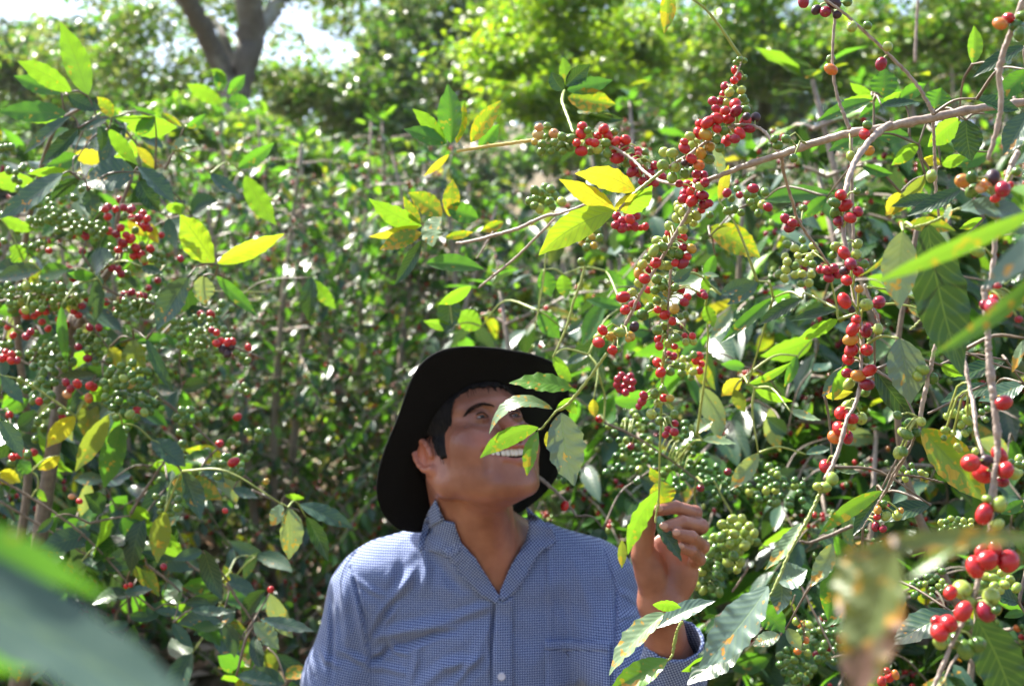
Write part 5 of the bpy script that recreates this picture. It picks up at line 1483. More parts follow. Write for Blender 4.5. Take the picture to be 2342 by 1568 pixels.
rows = [
 (sD, 1.735, .022, ZA, [(1990,500,60,'r'),(2090,555,47,'g'),(1800,545,42,'d'),(1890,565,52,'r'),(1998,568,58,'d'),(2190,630,50,'k'),(2100,620,40,'k'),(1920,645,58,'r'),(2090,670,62,'r'),
   (1810,640,62,'r'),(1720,680,62,'r'),(1640,690,45,'r'),(2130,740,52,'d'),(1810,740,45,'r'),(1880,760,48,'g'),(2035,785,55,'r'),(1940,750,40,'o'),(1635,785,58,'r'),(1700,800,60,'o'),(1985,840,52,'d'),
   (1905,860,58,'r'),(1810,845,45,'g'),(1545,815,48,'y'),(1490,870,38,'r'),(1490,930,58,'r'),(1595,890,62,'y'),(1740,920,50,'o'),(1840,930,50,'g'),(1655,985,58,'o'),(1735,1040,55,'g'),(1560,1035,52,'r'),
   (1635,1100,58,'o'),(1290,970,52,'y'),(1370,980,54,'y'),(1280,1100,62,'y'),(1400,1115,57,'y'),(1370,1220,55,'y'),(1495,1180,52,'g'),(1570,1150,45,'g'),(1490,1075,35,'k'),(1545,1085,30,'k')]),
 (sDup, 1.77, .018, ZA, [(1990,170,42,'r'),(2015,230,42,'r'),(1980,270,40,'r'),(1890,325,45,'d'),(1935,385,48,'y'),(2050,365,45,'y'),(1975,335,35,'g'),(1770,470,48,'d'),(1845,470,45,'d'),(1910,480,40,'y'),
   (2080,75,30,'g'),(2030,60,30,'g'),(1990,90,25,'g'),(2080,240,30,'g'),(1870,400,36,'r'),(2060,440,44,'g'),(2090,480,38,'g')]),
 (sE, 1.765, .02, ZA, [(1610,1185,48,'d'),(1680,1200,45,'d'),(1625,1260,55,'d'),(1690,1270,50,'d'),(1520,1290,50,'d'),(1440,1280,40,'d'),(1640,1310,45,'y'),(1560,1360,52,'r'),(1490,1380,48,'d'),(1670,1395,55,'d'),
   (1480,1430,52,'d'),(1565,1450,58,'r'),(1690,1480,55,'d'),(1735,1470,40,'d')]),
 (sF, 1.93, .022, ZA, [(65,730,44,'c'),(145,715,40,'g'),(60,800,54,'c'),(210,790,52,'c'),(290,820,45,'g'),(380,840,55,'g'),(210,875,42,'g'),(95,890,45,'g'),(85,965,44,'g'),(180,965,34,'g'),(290,900,40,'g'),(365,925,42,'g'),
   (300,965,38,'g'),(490,720,52,'r'),(475,790,55,'r'),(575,800,44,'g'),(435,880,42,'r'),(490,900,52,'y'),(480,960,55,'r'),(635,820,50,'r'),(700,745,52,'r'),(735,800,55,'r'),(800,775,42,'g'),(610,880,47,'r'),
   (570,960,46,'g'),(640,945,48,'y'),(720,880,47,'g'),(735,985,47,'g'),(790,980,42,'g'),(820,870,52,'r'),(915,850,52,'r'),(900,930,54,'r'),(800,945,44,'r'),(830,1030,60,'r'),(895,1035,44,'g'),(920,1085,40,'g'),
   (965,975,42,'g'),(1035,960,44,'r'),(1030,1000,42,'r'),(1105,970,40,'g'),(970,1010,32,'d'),(1000,1070,50,'d'),(1100,1040,38,'g'),(1200,1100,47,'d'),(975,1165,54,'d'),(1040,1170,50,'d'),(1150,1180,50,'d'),
   (1090,1130,38,'d'),(1080,1255,48,'d'),(1140,1265,44,'d'),(1205,1270,42,'d'),(1275,1210,42,'d'),(540,760,38,'g'),(680,930,38,'g'),(560,870,40,'r'),(250,930,36,'g'),(20,870,34,'o'),(140,820,36,'g')]),
 (sE1, 1.79, .022, ZB, [(1435,85,50,'y'),(1445,125,52,'y'),(1475,150,45,'y'),(1555,140,32,'y'),(1605,185,52,'y'),(1415,210,50,'y'),(1515,220,52,'y'),(1350,300,57,'y'),(1475,320,54,'y'),(1580,260,42,'y'),(1340,355,42,'r'),
   (1470,405,50,'r'),(1660,130,40,'r'),(1740,180,40,'g'),(1225,435,57,'y'),(1320,415,42,'y'),(1275,490,50,'g'),(1190,530,57,'y'),(1380,500,52,'g'),(1360,560,52,'g'),(1440,570,57,'g'),(1480,500,45,'d'),
   (1560,510,50,'o'),(1130,595,42,'g'),(1210,650,57,'r'),(1080,665,50,'y'),(1160,710,54,'d'),(1045,755,54,'o'),(1325,675,50,'y'),(1260,680,42,'y'),(1475,655,55,'d'),(1520,590,42,'r'),(1400,650,40,'r'),
   (1100,805,57,'r'),(1045,850,47,'y'),(890,985,62,'r'),(975,940,47,'y'),(1000,1065,60,'r'),(910,1110,50,'r'),(690,1310,50,'r'),(770,1370,50,'o'),(650,1430,57,'r'),(650,1385,50,'y'),(855,1330,57,'y'),
   (1000,1275,50,'k'),(960,1370,50,'o'),(785,1505,50,'r'),(840,1500,36,'g'),(940,1400,30,'o')]),
 (sG, 1.88, .022, ZB, [(1220,810,52,'g'),(1320,830,57,'g'),(1270,880,52,'g'),(1400,890,42,'g'),(1455,915,47,'d'),(1130,915,37,'r'),(1200,920,44,'g'),(1330,940,50,'o'),(1520,985,42,'r'),(1490,1035,45,'d'),(1660,950,45,'d'),
   (1690,970,37,'d'),(1145,1085,47,'g'),(1080,1160,60,'g'),(1270,1070,50,'y'),(1230,1110,38,'r'),(1300,1160,52,'r'),(1395,1100,50,'o'),(1375,1220,42,'r'),(1220,1020,40,'g'),(1225,1310,52,'g'),(1300,1270,47,'g'),
   (1290,1350,44,'g'),(1405,1385,47,'g'),(1240,1405,47,'r'),(1245,1465,42,'r'),(1340,1440,50,'y'),(1395,1470,34,'r'),(1495,1370,34,'r'),(1570,1365,37,'r'),(1505,1425,37,'y'),(1580,1420,40,'y'),(1500,1160,38,'g'),(1450,1180,36,'g')]),
 (sG2, 1.95, .022, ZC, [(735,685,29,'r'),(755,745,31,'r'),(810,740,27,'g'),(710,665,23,'g'),(765,845,24,'g'),(720,870,28,'g'),(775,895,26,'r'),(810,895,24,'o'),(740,925,28,'y'),(700,990,32,'y'),(750,1030,30,'g'),(795,1025,26,'g'),
   (835,990,26,'g'),(840,1045,22,'d'),(800,1080,22,'d'),(835,1095,27,'d'),(785,1110,22,'d'),(655,880,26,'d'),(645,915,28,'d'),(625,945,20,'d'),(845,540,27,'g'),(800,640,24,'d'),(830,650,24,'d'),(845,700,24,'g'),(690,720,22,'g')]),
 (up1, 1.635, .01, ZR, [(960,380,32,'o'),(960,325,26,'g'),(880,55,28,'k'),(930,65,34,'d'),(975,15,36,'k'),(995,80,24,'k'),(1050,10,28,'g'),(810,10,32,'d')]),
 (up2, 1.61, .01, ZR, [(1235,350,34,'d'),(1270,255,28,'y'),(1160,140,24,'g'),(1075,148,30,'y')]),
 (limb, 1.63, .006, ZR, [(1160,685,26,'g'),(1145,735,34,'r'),(1170,825,28,'o'),(1070,855,28,'y'),(670,795,26,'g'),(715,760,26,'g'),(650,760,22,'g'),(755,865,24,'g'),(535,1030,30,'d'),(1510,965,30,'y')]),
 (sC, 1.50, .012, Z3, [(598,298,60,'r'),(640,398,60,'r'),(535,370,52,'g'),(540,465,52,'g'),(570,545,52,'d'),(685,515,58,'r'),(760,455,50,'d'),(750,260,36,'g'),(550,790,52,'y'),(628,850,60,'r'),(755,765,50,'y'),(745,860,48,'y'),
   (520,870,40,'g'),(820,955,48,'g')]),
 (gB_, 1.82, .02, ZR, [(710,1195,28,'d'),(750,1220,26,'d'),(735,1245,30,'d'),(775,1215,26,'d'),(810,1140,22,'g')]),
 (sC2, 1.445, .012, ZD, [(985,115,42,'d'),(945,160,32,'k'),(1035,165,36,'r'),(960,220,36,'r'),(1040,275,28,'o'),(945,350,45,'r'),(1085,375,45,'y'),(1165,360,43,'d'),(990,405,25,'k'),(1020,470,33,'r'),(1000,530,43,'r'),(1085,540,42,'d'),
   (1160,530,34,'y'),(985,598,43,'o'),(988,668,45,'r'),(1088,665,44,'r'),(970,722,41,'r'),(965,812,37,'d'),(1035,828,41,'o'),(1105,795,41,'r'),(1090,885,43,'d'),(975,880,38,'y'),(1080,930,36,'g'),(965,1020,40,'y'),
   (925,1065,45,'r'),(990,1100,41,'r'),(1050,1100,43,'y'),(990,1142,35,'y'),(915,1165,47,'r'),(880,1220,43,'o'),(968,1222,36,'d'),(825,1405,42,'r'),(870,1480,38,'y'),(1085,725,24,'g')]),
 (sC3, 1.385, .008, ZE, [(905,185,41,'y'),(855,242,41,'y'),(808,238,31,'y')]),
]
for br, d, j, zn, lst in rows: A_.berries(zn, lst, d, br, j)
# dark cluster string and the loose green strings between
A_.scatter(ZD, (660, 110), (110, 130), 22, 27, 'yygygy', 1.95, gB_, .04)
A_.scatter(ZD, (850, 170), (60, 26), 5, 32, 'ddd', 1.88, gB_, .02)
A_.scatter(ZR, (500, 1110), (120, 70), 16, 24, 'gyggdg', 2.0, gB_, .04)
A_.scatter(ZA, (120, 1430), (130, 90), 14, 44, 'ggggyo', 2.1, sF, .03)
A_.scatter(ZB, (900, 230), (110, 80), 9, 50, 'dddro', 1.95, sF, .02)
A_.scatter(ZB, (1010, 310), (90, 26), 4, 36, 'rrd', 1.98, sF, .02)
A_.scatter(ZB, (580, 420), (90, 90), 9, 42, 'ggggo', 2.1, sF, .03)
A_.scatter(ZC, (530, 815), (45, 55), 11, 24, 'ddd', 2.2, sG2, .02)
A_.scatter(ZC, (930, 700), (60, 60), 12, 24, 'gygyr', 2.15, sG2, .03)

Lf = A_.leaf
# bright yellow spray
Lf(ZM, (1460, 822), (1128, 725), 128, 1.69, 'yellow', sDt, roll=30, bend=34, fold=.15)
Lf(ZM, (1345, 925), (1040, 755), 105, 1.70, 'yellow', sDt, roll=25, bend=10, fold=.2, seed=4)
Lf(ZM, (1345, 928), (930, 1172), 165, 1.68, 'glow', sDt, roll=8, bend=34, fold=.15)
Lf(ZM, (1345, 935), (1475, 838), 62, 1.70, 'yellow', sDt, roll=20, bend=-12)
Lf(ZM, (1380, 925), (1550, 790), 92, 1.71, 'young', sDt, roll=-40, bend=12)
# fan of leaves at the end of the yellow twig
for b, t, w, k, rl in (((430, 560), (190, 482), 92, 'green', 30), ((420, 560), (240, 372), 84, 'young', 20), ((450, 560), (432, 235), 135, 'green', -20), ((480, 560), (525, 335), 60, 'rust', 20),
                       ((560, 555), (725, 325), 100, 'rust', 10), ((610, 600), (715, 455), 90, 'green', 0), ((440, 620), (300, 740), 40, 'yellow', 0)):
    Lf(ZM, b, t, w, 2.02, k, sF2, roll=rl, bend=rf.uniform(-14, 14))
# second fan
for b, t, w, k, rl in (((290, 1010), (0, 860), 110, 'young', 30), ((285, 1000), (190, 850), 60, 'rust', 10), ((400, 960), (215, 830), 120, 'rust', 20), ((440, 960), (460, 755), 95, 'rust', 0), ((600, 970), (420, 900), 110, 'green', 10),
                       ((280, 1010), (0, 1070), 56, 'yellow', 20), ((290, 1050), (60, 1140), 95, 'rust', 30), ((290, 1090), (140, 1335), 74, 'dark', 10), ((400, 965), (350, 1125), 112, 'pale', -60),
                       ((315, 1215), (635, 1250), 96, 'green', 30), ((420, 1075), (575, 1045), 46, 'rust', 0), ((560, 1340), (380, 1440), 70, 'young', 20), ((740, 990), (610, 1040), 60, 'rust', 10)):
    Lf(ZM, b, t, w, 2.12, k, sF, roll=rl, bend=rf.uniform(-14, 14))
# top fan
for b, t, w, k, rl in (((1065, 270), (1000, 170), 84, 'dark', 0), ((1075, 240), (1060, 90), 70, 'young', 0), ((1080, 250), (1215, 125), 92, 'dark', -10), ((1085, 270), (1335, 215), 92, 'green', 20), ((1090, 310), (1350, 345), 130, 'rust', 20),
                       ((1140, 385), (1335, 410), 92, 'pale', -65), ((1180, 390), (1400, 430), 60, 'dark', 10)):
    Lf(ZM, b, t, w, 2.15, k, sF, roll=rl, bend=rf.uniform(-10, 10))
A_.branch(ZM, [(1120, 500), (1090, 420), (1060, 330), (1070, 270)], [7, 8, 9, 7], 1.97, dd=.15, mat=TWIG)
# thin pale twigs running to the left
A_.branch(ZM, [(480, 1105), (560, 1095), (700, 1060), (830, 1020), (960, 960), (1060, 940), (1200, 890)], [7, 9, 10, 10, 9, 8, 7], 2.05, dd=-.1)
A_.branch(ZM, [(600, 1350), (700, 1270), (820, 1170), (930, 1060), (1020, 970)], [6, 7, 7, 7, 6], 2.1, dd=-.05)
A_.branch(ZM, [(590, 1190), (640, 1110), (680, 1045)], [4, 5, 5], 2.07)
tl = A_.branch(ZB, [(515, 685), (470, 850), (410, 1010), (340, 1260), (260, 1450), (200, 1580)], [14, 14, 14, 12, 11, 9], 2.2, mat=TWIG, nodes=.06)
A_.branch(ZB, [(130, 560), (110, 800), (60, 1100), (20, 1300)], [8, 8, 7, 7], 2.3, mat=TWIG)
A_.berries(ZB, [(480, 640, 40, 'g')], 2.2, tl)
# leaves hanging before the face
Lf(ZF, (1625, 398), (1138, 360), 140, 1.90, 'grust', sEf, roll=42, bend=22, fold=.1, ruffle=.09, seed=11)
Lf(ZF, (1472, 560), (985, 750), 95, 1.90, 'pale', sEf, roll=50, bend=150, fold=.1, ruffle=.06, seed=12)
Lf(ZF, (1365, 700), (915, 935), 140, 1.89, 'grust', sEf, roll=-18, bend=44, fold=.15, seed=13)
Lf(ZF, (1360, 730), (1275, 1072), 112, 1.89, 'grust', sEf, roll=20, bend=14, fold=.3, seed=14)
Lf(ZF, (1430, 730), (1500, 900), 100, 1.91, 'yellow', sEf, roll=0)
Lf(ZF, (1540, 585), (1640, 1148), 285, 1.88, 'silver', sEf, roll=36, bend=20, fold=.12, ruffle=.07, seed=15)
Lf(ZF, (1620, 470), (1490, 580), 66, 1.88, 'young', sEf, roll=0)
Lf(ZF, (1560, 480), (1660, 600), 80, 1.92, 'young', sEf, roll=0)
Lf(ZF, (1610, 350), (1490, 190), 90, 1.97, 'young', sEf, roll=0)
# leaves in the hand
Lf(ZH, (575, 112), (345, 590), 130, 2.03, 'young', sG2, roll=20, bend=40, fold=.15, ruffle=.12, seed=16)
Lf(ZH, (590, 40), (640, 240), 200, 2.07, 'rust', sG2, roll=10, bend=14, seed=17)
Lf(ZH, (570, 60), (510, -60), 80, 2.06, 'rust', sG2, roll=0)
Lf(ZH, (552, 352), (745, 640), 96, 2.035, 'dark', sG2, roll=25, bend=-10, ruffle=.14, seed=18)
Lf(ZH, (300, 480), (300, 690), 70, 2.06, 'olive', sG2, roll=0)
A_.branch(ZH, [(585, -20), (580, 100), (562, 220), (548, 350)], [6, 6, 6, 8], 2.045, dd=-.01, mat=TWIG)
# spray low on the right: stalks and big waxy leaf
Lf(ZE, (480, 900), (20, 1450), 270, 1.36, 'silver', sC3, roll=30, bend=-22, fold=.16, ruffle=.07, rf=6, seed=19, nu=40)
Lf(ZE, (545, 870), (740, 790), 180, 1.40, 'silver', sC3, roll=35, bend=10, seed=20)
Lf(ZE, (560, 830), (540, 1090), 150, 1.42, 'blue', sC3, roll=30, bend=-20)
Lf(ZE, (700, 478), (460, 792), 96, 1.40, 'pale', sC3, roll=38, bend=-16, ruffle=.1, seed=21)
Lf(ZE, (645, 620), (450, 790), 50, 1.41, 'olive', sC3, roll=0)
Lf(ZE, (905, 615), (758, 905), 128, 1.38, 'pale', sC3, roll=20, bend=-22, ruffle=.08, seed=22)
Lf(ZE, (390, 1070), (585, 1215), 170, 1.46, 'green', sC3, roll=10, bend=-30)
Lf(ZE, (330, 1260), (-60, 1560), 210, 1.5, 'dark', sC3, roll=40, bend=10)
Lf(ZE, (300, 1330), (-100, 1470), 120, 1.52, 'young', sC3, roll=20)
Lf(ZE, (960, 690), (880, 1130), 150, 1.5, 'green', sC3, roll=0, bend=20)
# small spray before the sleeve
tw = A_.branch(ZH, [(745, 1090), (720, 1130), (700, 1200), (682, 1300), (660, 1360), (620, 1385)], [12, 11, 11, 11, 8, 6], 1.55, mat=TWIG, nodes=.04)
Lf(ZH, (622, 1022), (205, 1490), 150, 1.55, 'pale', tw, roll=50, bend=30, ruffle=.08, seed=23)
Lf(ZH, (560, 1135), (995, 935), 128, 1.56, 'silver', tw, roll=35, bend=-26, ruffle=.07, seed=24)
Lf(ZH, (528, 962), (742, 985), 84, 1.55, 'young', tw, roll=30, bend=-16)
Lf(ZH, (642, 1372), (200, 1600), 190, 1.53, 'grust', tw, roll=20, bend=-10, ruffle=.07, seed=25)
A_.branch(ZH, [(440, 1600), (560, 1400), (640, 1370)], [8, 8, 7], 1.54, mat=TWIG)
# leaves around the limb
for b, t, w, d, k, rl in (((60, -60), (48, 185), 86, 1.75, 'rust', 0), ((1240, 535), (1250, 375), 150, 1.95, 'green', 10), ((1195, 550), (880, 665), 74, 1.9, 'green', 30), ((1185, 510), (1065, 452), 54, 1.95, 'young', 20),
                          ((1185, 525), (1030, 545), 60, 1.93, 'young', 30), ((1235, 575), (1445, 560), 46, 1.85, 'dark', 45), ((1245, 545), (1345, 500), 46, 1.95, 'young', 10), ((1230, 575), (1115, 645), 64, 1.95, 'green', 10),
                          ((1735, 350), (1742, 140), 82, 1.8, 'young', 0), ((2020, 250), (1735, 425), 74, 1.5, 'dark', 30), ((2030, 380), (1860, 548), 116, 1.5, 'green', 10), ((1530, 600), (1565, 480), 150, 1.9, 'green', 0),
                          ((1660, 655), (1490, 805), 116, 1.85, 'young', 20), ((1700, 655), (1730, 880), 165, 1.9, 'dark', 0), ((2040, 610), (1905, 850), 136, 1.45, 'blue', 25), ((1195, 735), (945, 830), 80, 1.9, 'green', 30),
                          ((1440, 790), (1290, 905), 80, 1.9, 'young', 10), ((1390, 745), (1180, 740), 90, 2.0, 'green', 30), ((590, 1095), (985, 1060), 92, 2.2, 'green', 30), ((940, 1075), (800, 1200), 74, 2.1, 'green', 0),
                          ((300, 1245), (575, 1410), 150, 2.25, 'rust', 20), ((1130, 905), (1300, 950), 60, 2.0, 'green', 20), ((1545, 1090), (1290, 1130), 70, 1.9, 'dark', 30), ((1560, 900), (1700, 860), 70, 1.95, 'young', 10),
                          ((1460, 870), (1560, 905), 60, 1.9, 'yellow', 10), ((1480, 960), (1290, 1180), 80, 2.0, 'olive', 20), ((1340, 1050), (1260, 1180), 84, 2.0, 'yellow', 10), ((1760, 540), (1990, 600), 80, 1.6, 'dark', 45),
                          ((1580, 640), (1650, 760), 110, 1.95, 'young', 0), ((1830, 830), (1600, 900), 90, 2.0, 'green', 20), ((1800, 620), (1990, 480), 90, 1.9, 'green', 20), ((1340, 540), (1480, 460), 80, 2.0, 'green', 0),
                          ((350, 1100), (400, 900), 60, 2.0, 'yellow', 0), ((370, 960), (320, 780), 60, 2.05, 'pale', -50), ((300, 1290), (420, 1250), 60, 2.2, 'olive', 0)):
    Lf(ZR, b, t, w, d, k, None, roll=rl, bend=rf.uniform(-14, 14))
for b, t, w, d, k, rl in (((390, 225), (195, 375), 84, 2.0, 'blue', 20), ((680, 335), (390, 510), 86, 2.0, 'dark', 20), ((490, 330), (155, 620), 84, 2.05, 'green', 20), ((905, 470), (640, 600), 84, 1.9, 'young', 30),
                          ((900, 405), (600, 480), 60, 1.9, 'dark', 30), ((600, 1055), (795, 1110), 56, 2.0, 'pale', -60), ((870, 1410), (1040, 1445), 50, 1.8, 'pale', -55), ((370, 905), (615, 990), 56, 2.1, 'young', 30),
                          ((290, 850), (160, 960), 96, 2.15, 'yellow', 10), ((240, 915), (310, 1065), 84, 2.15, 'olive', 0), ((330, 880), (610, 740), 50, 2.1, 'young', 20), ((965, 760), (865, 990), 86, 1.65, 'young', 10), ((930, 780), (800, 960), 80, 1.75, 'blue', 20),
                          ((395, 1320), (210, 1560), 116, 2.1, 'pale', 10), ((820, 960), (1000, 930), 60, 1.8, 'yellow', 10), ((640, 700), (560, 900), 70, 2.2, 'green', 0), ((120, 60), (60, 240), 80, 2.3, 'green', 0), ((700, 1330), (860, 1290), 60, 2.1, 'blue', 40),
                          ((1290, 590), (1368, 1008), 240, 1.42, 'silver', 20), ((1140, 790), (1400, 1120), 150, 1.6, 'dark', 0), ((1430, 1165), (1860, 1640), 250, 1.55, 'rust', 20),
                          ((1980, 730), (1620, 860), 110, 1.6, 'dark', 35), ((1900, 900), (1560, 1000), 100, 1.75, 'dark', 40), ((1560, 760), (1700, 830), 80, 1.6, 'young', 20), ((2091, 880), (1800, 990), 120, 1.7, 'blue', 40), ((1650, 500), (1500, 700), 130, 1.9, 'dark', 20)):
    Lf(ZD, b, t, w, d, k, None, roll=rl, bend=rf.uniform(-12, 12))
Lf(ZE, (1242, 268), (818, 562), 104, 1.5, 'grust', None, roll=-10, bend=24, ruffle=.06, seed=26)
Lf(ZE, (1215, 290), (1045, 565), 110, 1.55, 'dark', None, roll=10)
for b, t, w, d, k, rl in (((1710, 1075), (1290, 1300), 190, 1.5, 'blue', 40), ((2150, 1010), (1900, 930), 110, 1.5, 'dark', 40), ((2190, 1080), (2050, 1110), 60, 1.5, 'green', 20), ((1130, 900), (850, 1180), 130, 1.6, 'green', 20),
                          ((600, 1180), (700, 1330), 90, 1.7, 'pale', 20), ((560, 1230), (380, 1300), 100, 1.7, 'pale', 40), ((1560, 360), (1180, 480), 120, 1.8, 'dark', 30), ((1100, 350), (1330, 180), 90, 1.9, 'dark', 20),
                          ((2185, 330), (2030, 420), 80, 1.6, 'green', 10), ((1000, 720), (1060, 960), 150, 1.7, 'green', 0)):
    Lf(ZE, b, t, w, d, k, None, roll=rl, bend=rf.uniform(-14, 14))
A_.finish()

# ---------------------------------------------------------------- B: the nearest stem with the largest cherries
B_ = Plant(ground_base(.62, 1.05), 'nearest coffee shrub at the right edge, large red cherries on pale drooping stems')
B_.raw([(.62, 1.05, -.05), (.64, 1.05, .9), (.60, 1.08, 1.7), (.52, 1.12, 1.95), P(*ZR(2080, -120), 1.22)], [.018, .016, .013, .009, .007])
b1 = B_.branch(ZR, [(2080, -120), (2010, 10), (1955, 150), (1905, 280), (1880, 420), (1890, 560), (1870, 700), (1820, 870)], [16, 16, 17, 16, 16, 15, 14, 12], 1.25, dd=.02, nodes=.05)
b2 = B_.branch(Z3, [(2290, -120), (2230, 0), (2190, 150), (2140, 300), (2080, 600), (2040, 1000), (2010, 1200)], [30, 30, 28, 26, 26, 26, 26], 1.22, dd=-.03, nodes=.05)
b3 = B_.branch(ZD, [(1835, 260), (1845, 380), (1858, 560), (1865, 680), (1880, 840), (1895, 960), (1908, 1080), (1922, 1230), (1918, 1350), (1905, 1480), (1896, 1600)], [20, 20, 20, 21, 24, 23, 22, 22, 20, 18, 17], 1.17, dd=-.03, nodes=.045)
b4 = B_.branch(ZE, [(1995, 90), (1975, 240), (1965, 420), (1958, 560), (1945, 690), (1900, 800), (1870, 900), (1840, 1010), (1790, 1110), (1735, 1220), (1690, 1320), (1640, 1440), (1570, 1600)], [18, 18, 17, 17, 17, 17, 18, 17, 16, 15, 14, 14, 16], 1.14, dd=-.03, nodes=.045)
b5 = B_.branch(ZD, [(1698, 655), (1715, 760), (1750, 930), (1770, 1040), (1790, 1200), (1830, 1335)], [14, 13, 13, 14, 12, 11], 1.32, dd=-.08, nodes=.05)
b6 = B_.branch(ZD, [(1532, 615), (1505, 720), (1490, 805), (1460, 930), (1425, 1100)], [13, 14, 12, 16, 14], 1.42, nodes=.05)
b7 = B_.branch(ZD, [(1425, 1100), (1385, 1240), (1330, 1350), (1270, 1430), (1200, 1580)], [9, 9, 10, 8, 8], 1.43, dd=.02, mat=BARKD)
b8 = B_.branch(ZE, [(1415, -10), (1350, 120), (1280, 240), (1245, 290), (1180, 400), (1100, 520)], [8, 9, 9, 9, 5, 4], 1.44, dd=.04)
B_.branch(ZD, [(1720, 680), (1850, 730), (1960, 770), (2100, 820)], [6, 6, 6, 6], 1.5, mat=BARKD)
B_.branch(ZD, [(1480, 1070), (1600, 1010), (1740, 930), (1900, 860)], [8, 8, 8, 7], 1.6, mat=BARKD)
B_.branch(ZE, [(1300, 160), (1430, 165), (1560, 190), (1640, 210)], [8, 8, 7, 6], 1.6, mat=BARKD)
B_.branch(Z3, [(1180, 600), (1300, 605), (1450, 560), (1560, 510), (1640, 460), (1720, 420)], [8, 13, 14, 14, 13, 11], 1.27, mat=TWIG)
B_.branch(Z3, [(1390, 1450), (1330, 1510), (1260, 1580)], [10, 9, 8], 1.4, mat=TWIG)
B_.branch(Z3, [(850, 1170), (1050, 1200), (1250, 1260), (1400, 1300)], [10, 11, 11, 9], 1.55, mat=TWIG)
Bb = [
 (b3, 1.15, .012, ZD, [(1960,1000,53,'r'),(1935,1335,51,'r'),(1750,1385,65,'r'),(1825,1455,61,'r'),(1975,1430,53,'r'),(2020,1450,46,'y'),(1855,1370,44,'k'),(1950,1500,42,'d'),(1895,395,57,'d'),(1838,380,32,'d')]),
 (b4, 1.115, .016, ZE, [(1920,420,61,'r'),(2020,355,52,'y'),(1935,320,32,'y'),(2010,490,42,'y'),(1940,730,72,'r'),(1860,775,64,'r'),(2080,735,77,'r'),(1990,655,46,'r'),(1900,665,42,'r'),(1770,925,66,'y'),(1695,945,46,'r'),
   (1965,970,60,'y'),(1930,1070,66,'d'),(1780,1070,61,'r'),(1825,1010,42,'y'),(1790,1160,50,'g'),(1680,1150,63,'r'),(1620,1210,60,'r'),(1605,1135,42,'r'),(1625,1280,46,'y'),(1730,1265,57,'g'),(1790,1325,57,'g'),(1870,1290,57,'g'),(2000,1060,32,'g')]),
 (b6, 1.42, .008, ZD, [(1410,830,34,'y'),(1445,790,35,'y'),(1510,845,37,'g'),(1360,1130,35,'g'),(1435,1120,32,'y'),(1320,1190,35,'y'),(1345,1205,35,'g'),(1400,1190,32,'g'),(1285,1080,28,'g'),(1290,1320,37,'y'),(1320,1310,32,'g')]),
 (b5, 1.35, .02, ZD, [(1640,1070,28,'y'),(1680,1080,30,'y'),(1740,1045,30,'y'),(1730,1110,32,'y'),(1690,1140,26,'y'),(1590,1175,28,'y'),(1640,1195,22,'y'),(1715,1195,24,'y'),(1740,1180,20,'g'),(1580,1225,20,'g'),(1820,1060,22,'g'),(1860,1040,22,'g'),
   (1850,1110,20,'g'),(1665,1280,24,'y'),(1680,1300,20,'y'),(1780,1310,26,'y'),(1725,630,25,'g'),(1600,1090,24,'y'),(1710,1060,24,'g')]),
 (b2, 1.18, .014, Z3, [(1760,165,78,'o'),(1845,130,60,'g'),(1850,260,68,'g'),(2040,130,72,'k'),(2140,240,78,'d'),(1940,220,56,'o'),(1990,190,50,'o'),(2070,330,46,'r'),(2270,75,50,'g'),(2210,200,34,'r'),(1920,240,40,'c'),(2080,1180,50,'r'),(2060,1290,58,'r'),
   (2210,1300,46,'r'),(2185,1425,46,'r'),(2290,1480,40,'d'),(2310,1300,34,'g'),(1895,835,60,'y'),(2300,1370,36,'y'),(2230,1340,32,'g'),(1460,110,52,'y')]),
 (b1, 1.24, .01, ZR, [(1885,130,36,'o'),(1930,100,34,'r'),(1975,140,38,'g'),(1990,185,34,'g'),(2005,90,32,'g')]),
 (b8, 1.47, .012, ZE, [(1245,355,28,'g'),(1210,395,27,'o'),(1205,440,23,'r'),(1265,435,33,'y'),(1340,430,35,'y'),(1362,400,22,'o'),(1195,505,30,'d'),(1245,520,26,'d')]),
]
for br, d, j, zn, lst in Bb: B_.berries(zn, lst, d, br, j)
B_.scatter(ZE, (2030, 870), (110, 60), 9, 34, 'yyg', 1.3, b4, .02)
B_.scatter(ZE, (1700, 490), (110, 40), 14, 24, 'gyg', 1.6, b5, .03)
B_.scatter(ZE, (2130, 110), (50, 50), 6, 28, 'yg', 1.4, b3, .02)
B_.scatter(ZE, (1430, 150), (90, 40), 8, 24, 'yg', 1.7, b8, .03)
B_.scatter(ZE, (1260, 1500), (60, 40), 5, 32, 'yro', 1.5, b8, .02)
L2 = B_.leaf
# big pale leaf, big dark leaf and their neighbours
L2(Z3, (1190, 640), (1158, 1385), 345, 1.24, 'pale', None, roll=12, bend=14, fold=.12, ruffle=.05, seed=31)
L2(Z3, (1420, 560), (1760, 2010), 500, 1.27, 'dark', None, roll=14, bend=40, fold=.12, ruffle=.05, seed=32, nu=34)
L2(Z3, (1720, 430), (2400, 500), 190, 1.20, 'silver', None, roll=45, bend=-34, fold=.2, ruffle=.07, seed=33)
L2(Z3, (1215, 600), (1690, 640), 150, 1.30, 'rust', None, roll=20, bend=-34, seed=34)
L2(Z3, (1740, 235), (1225, 500), 140, 1.42, 'dark', None, roll=30, bend=-12, ruffle=.08, seed=35)
L2(Z3, (1640, 400), (1600, 560), 70, 1.25, 'pale', None, roll=50)
L2(Z3, (1200, 620), (760, 1075), 50, 1.30, 'olive', None, roll=0, bend=-60)
L2(Z3, (1960, 520), (1720, 620), 90, 1.4, 'young', None, roll=10)
L2(ZE, (1868, 1115), (2140, 1760), 320, 1.15, 'dark', None, roll=10, bend=-26, fold=.1, seed=36, nu=34)
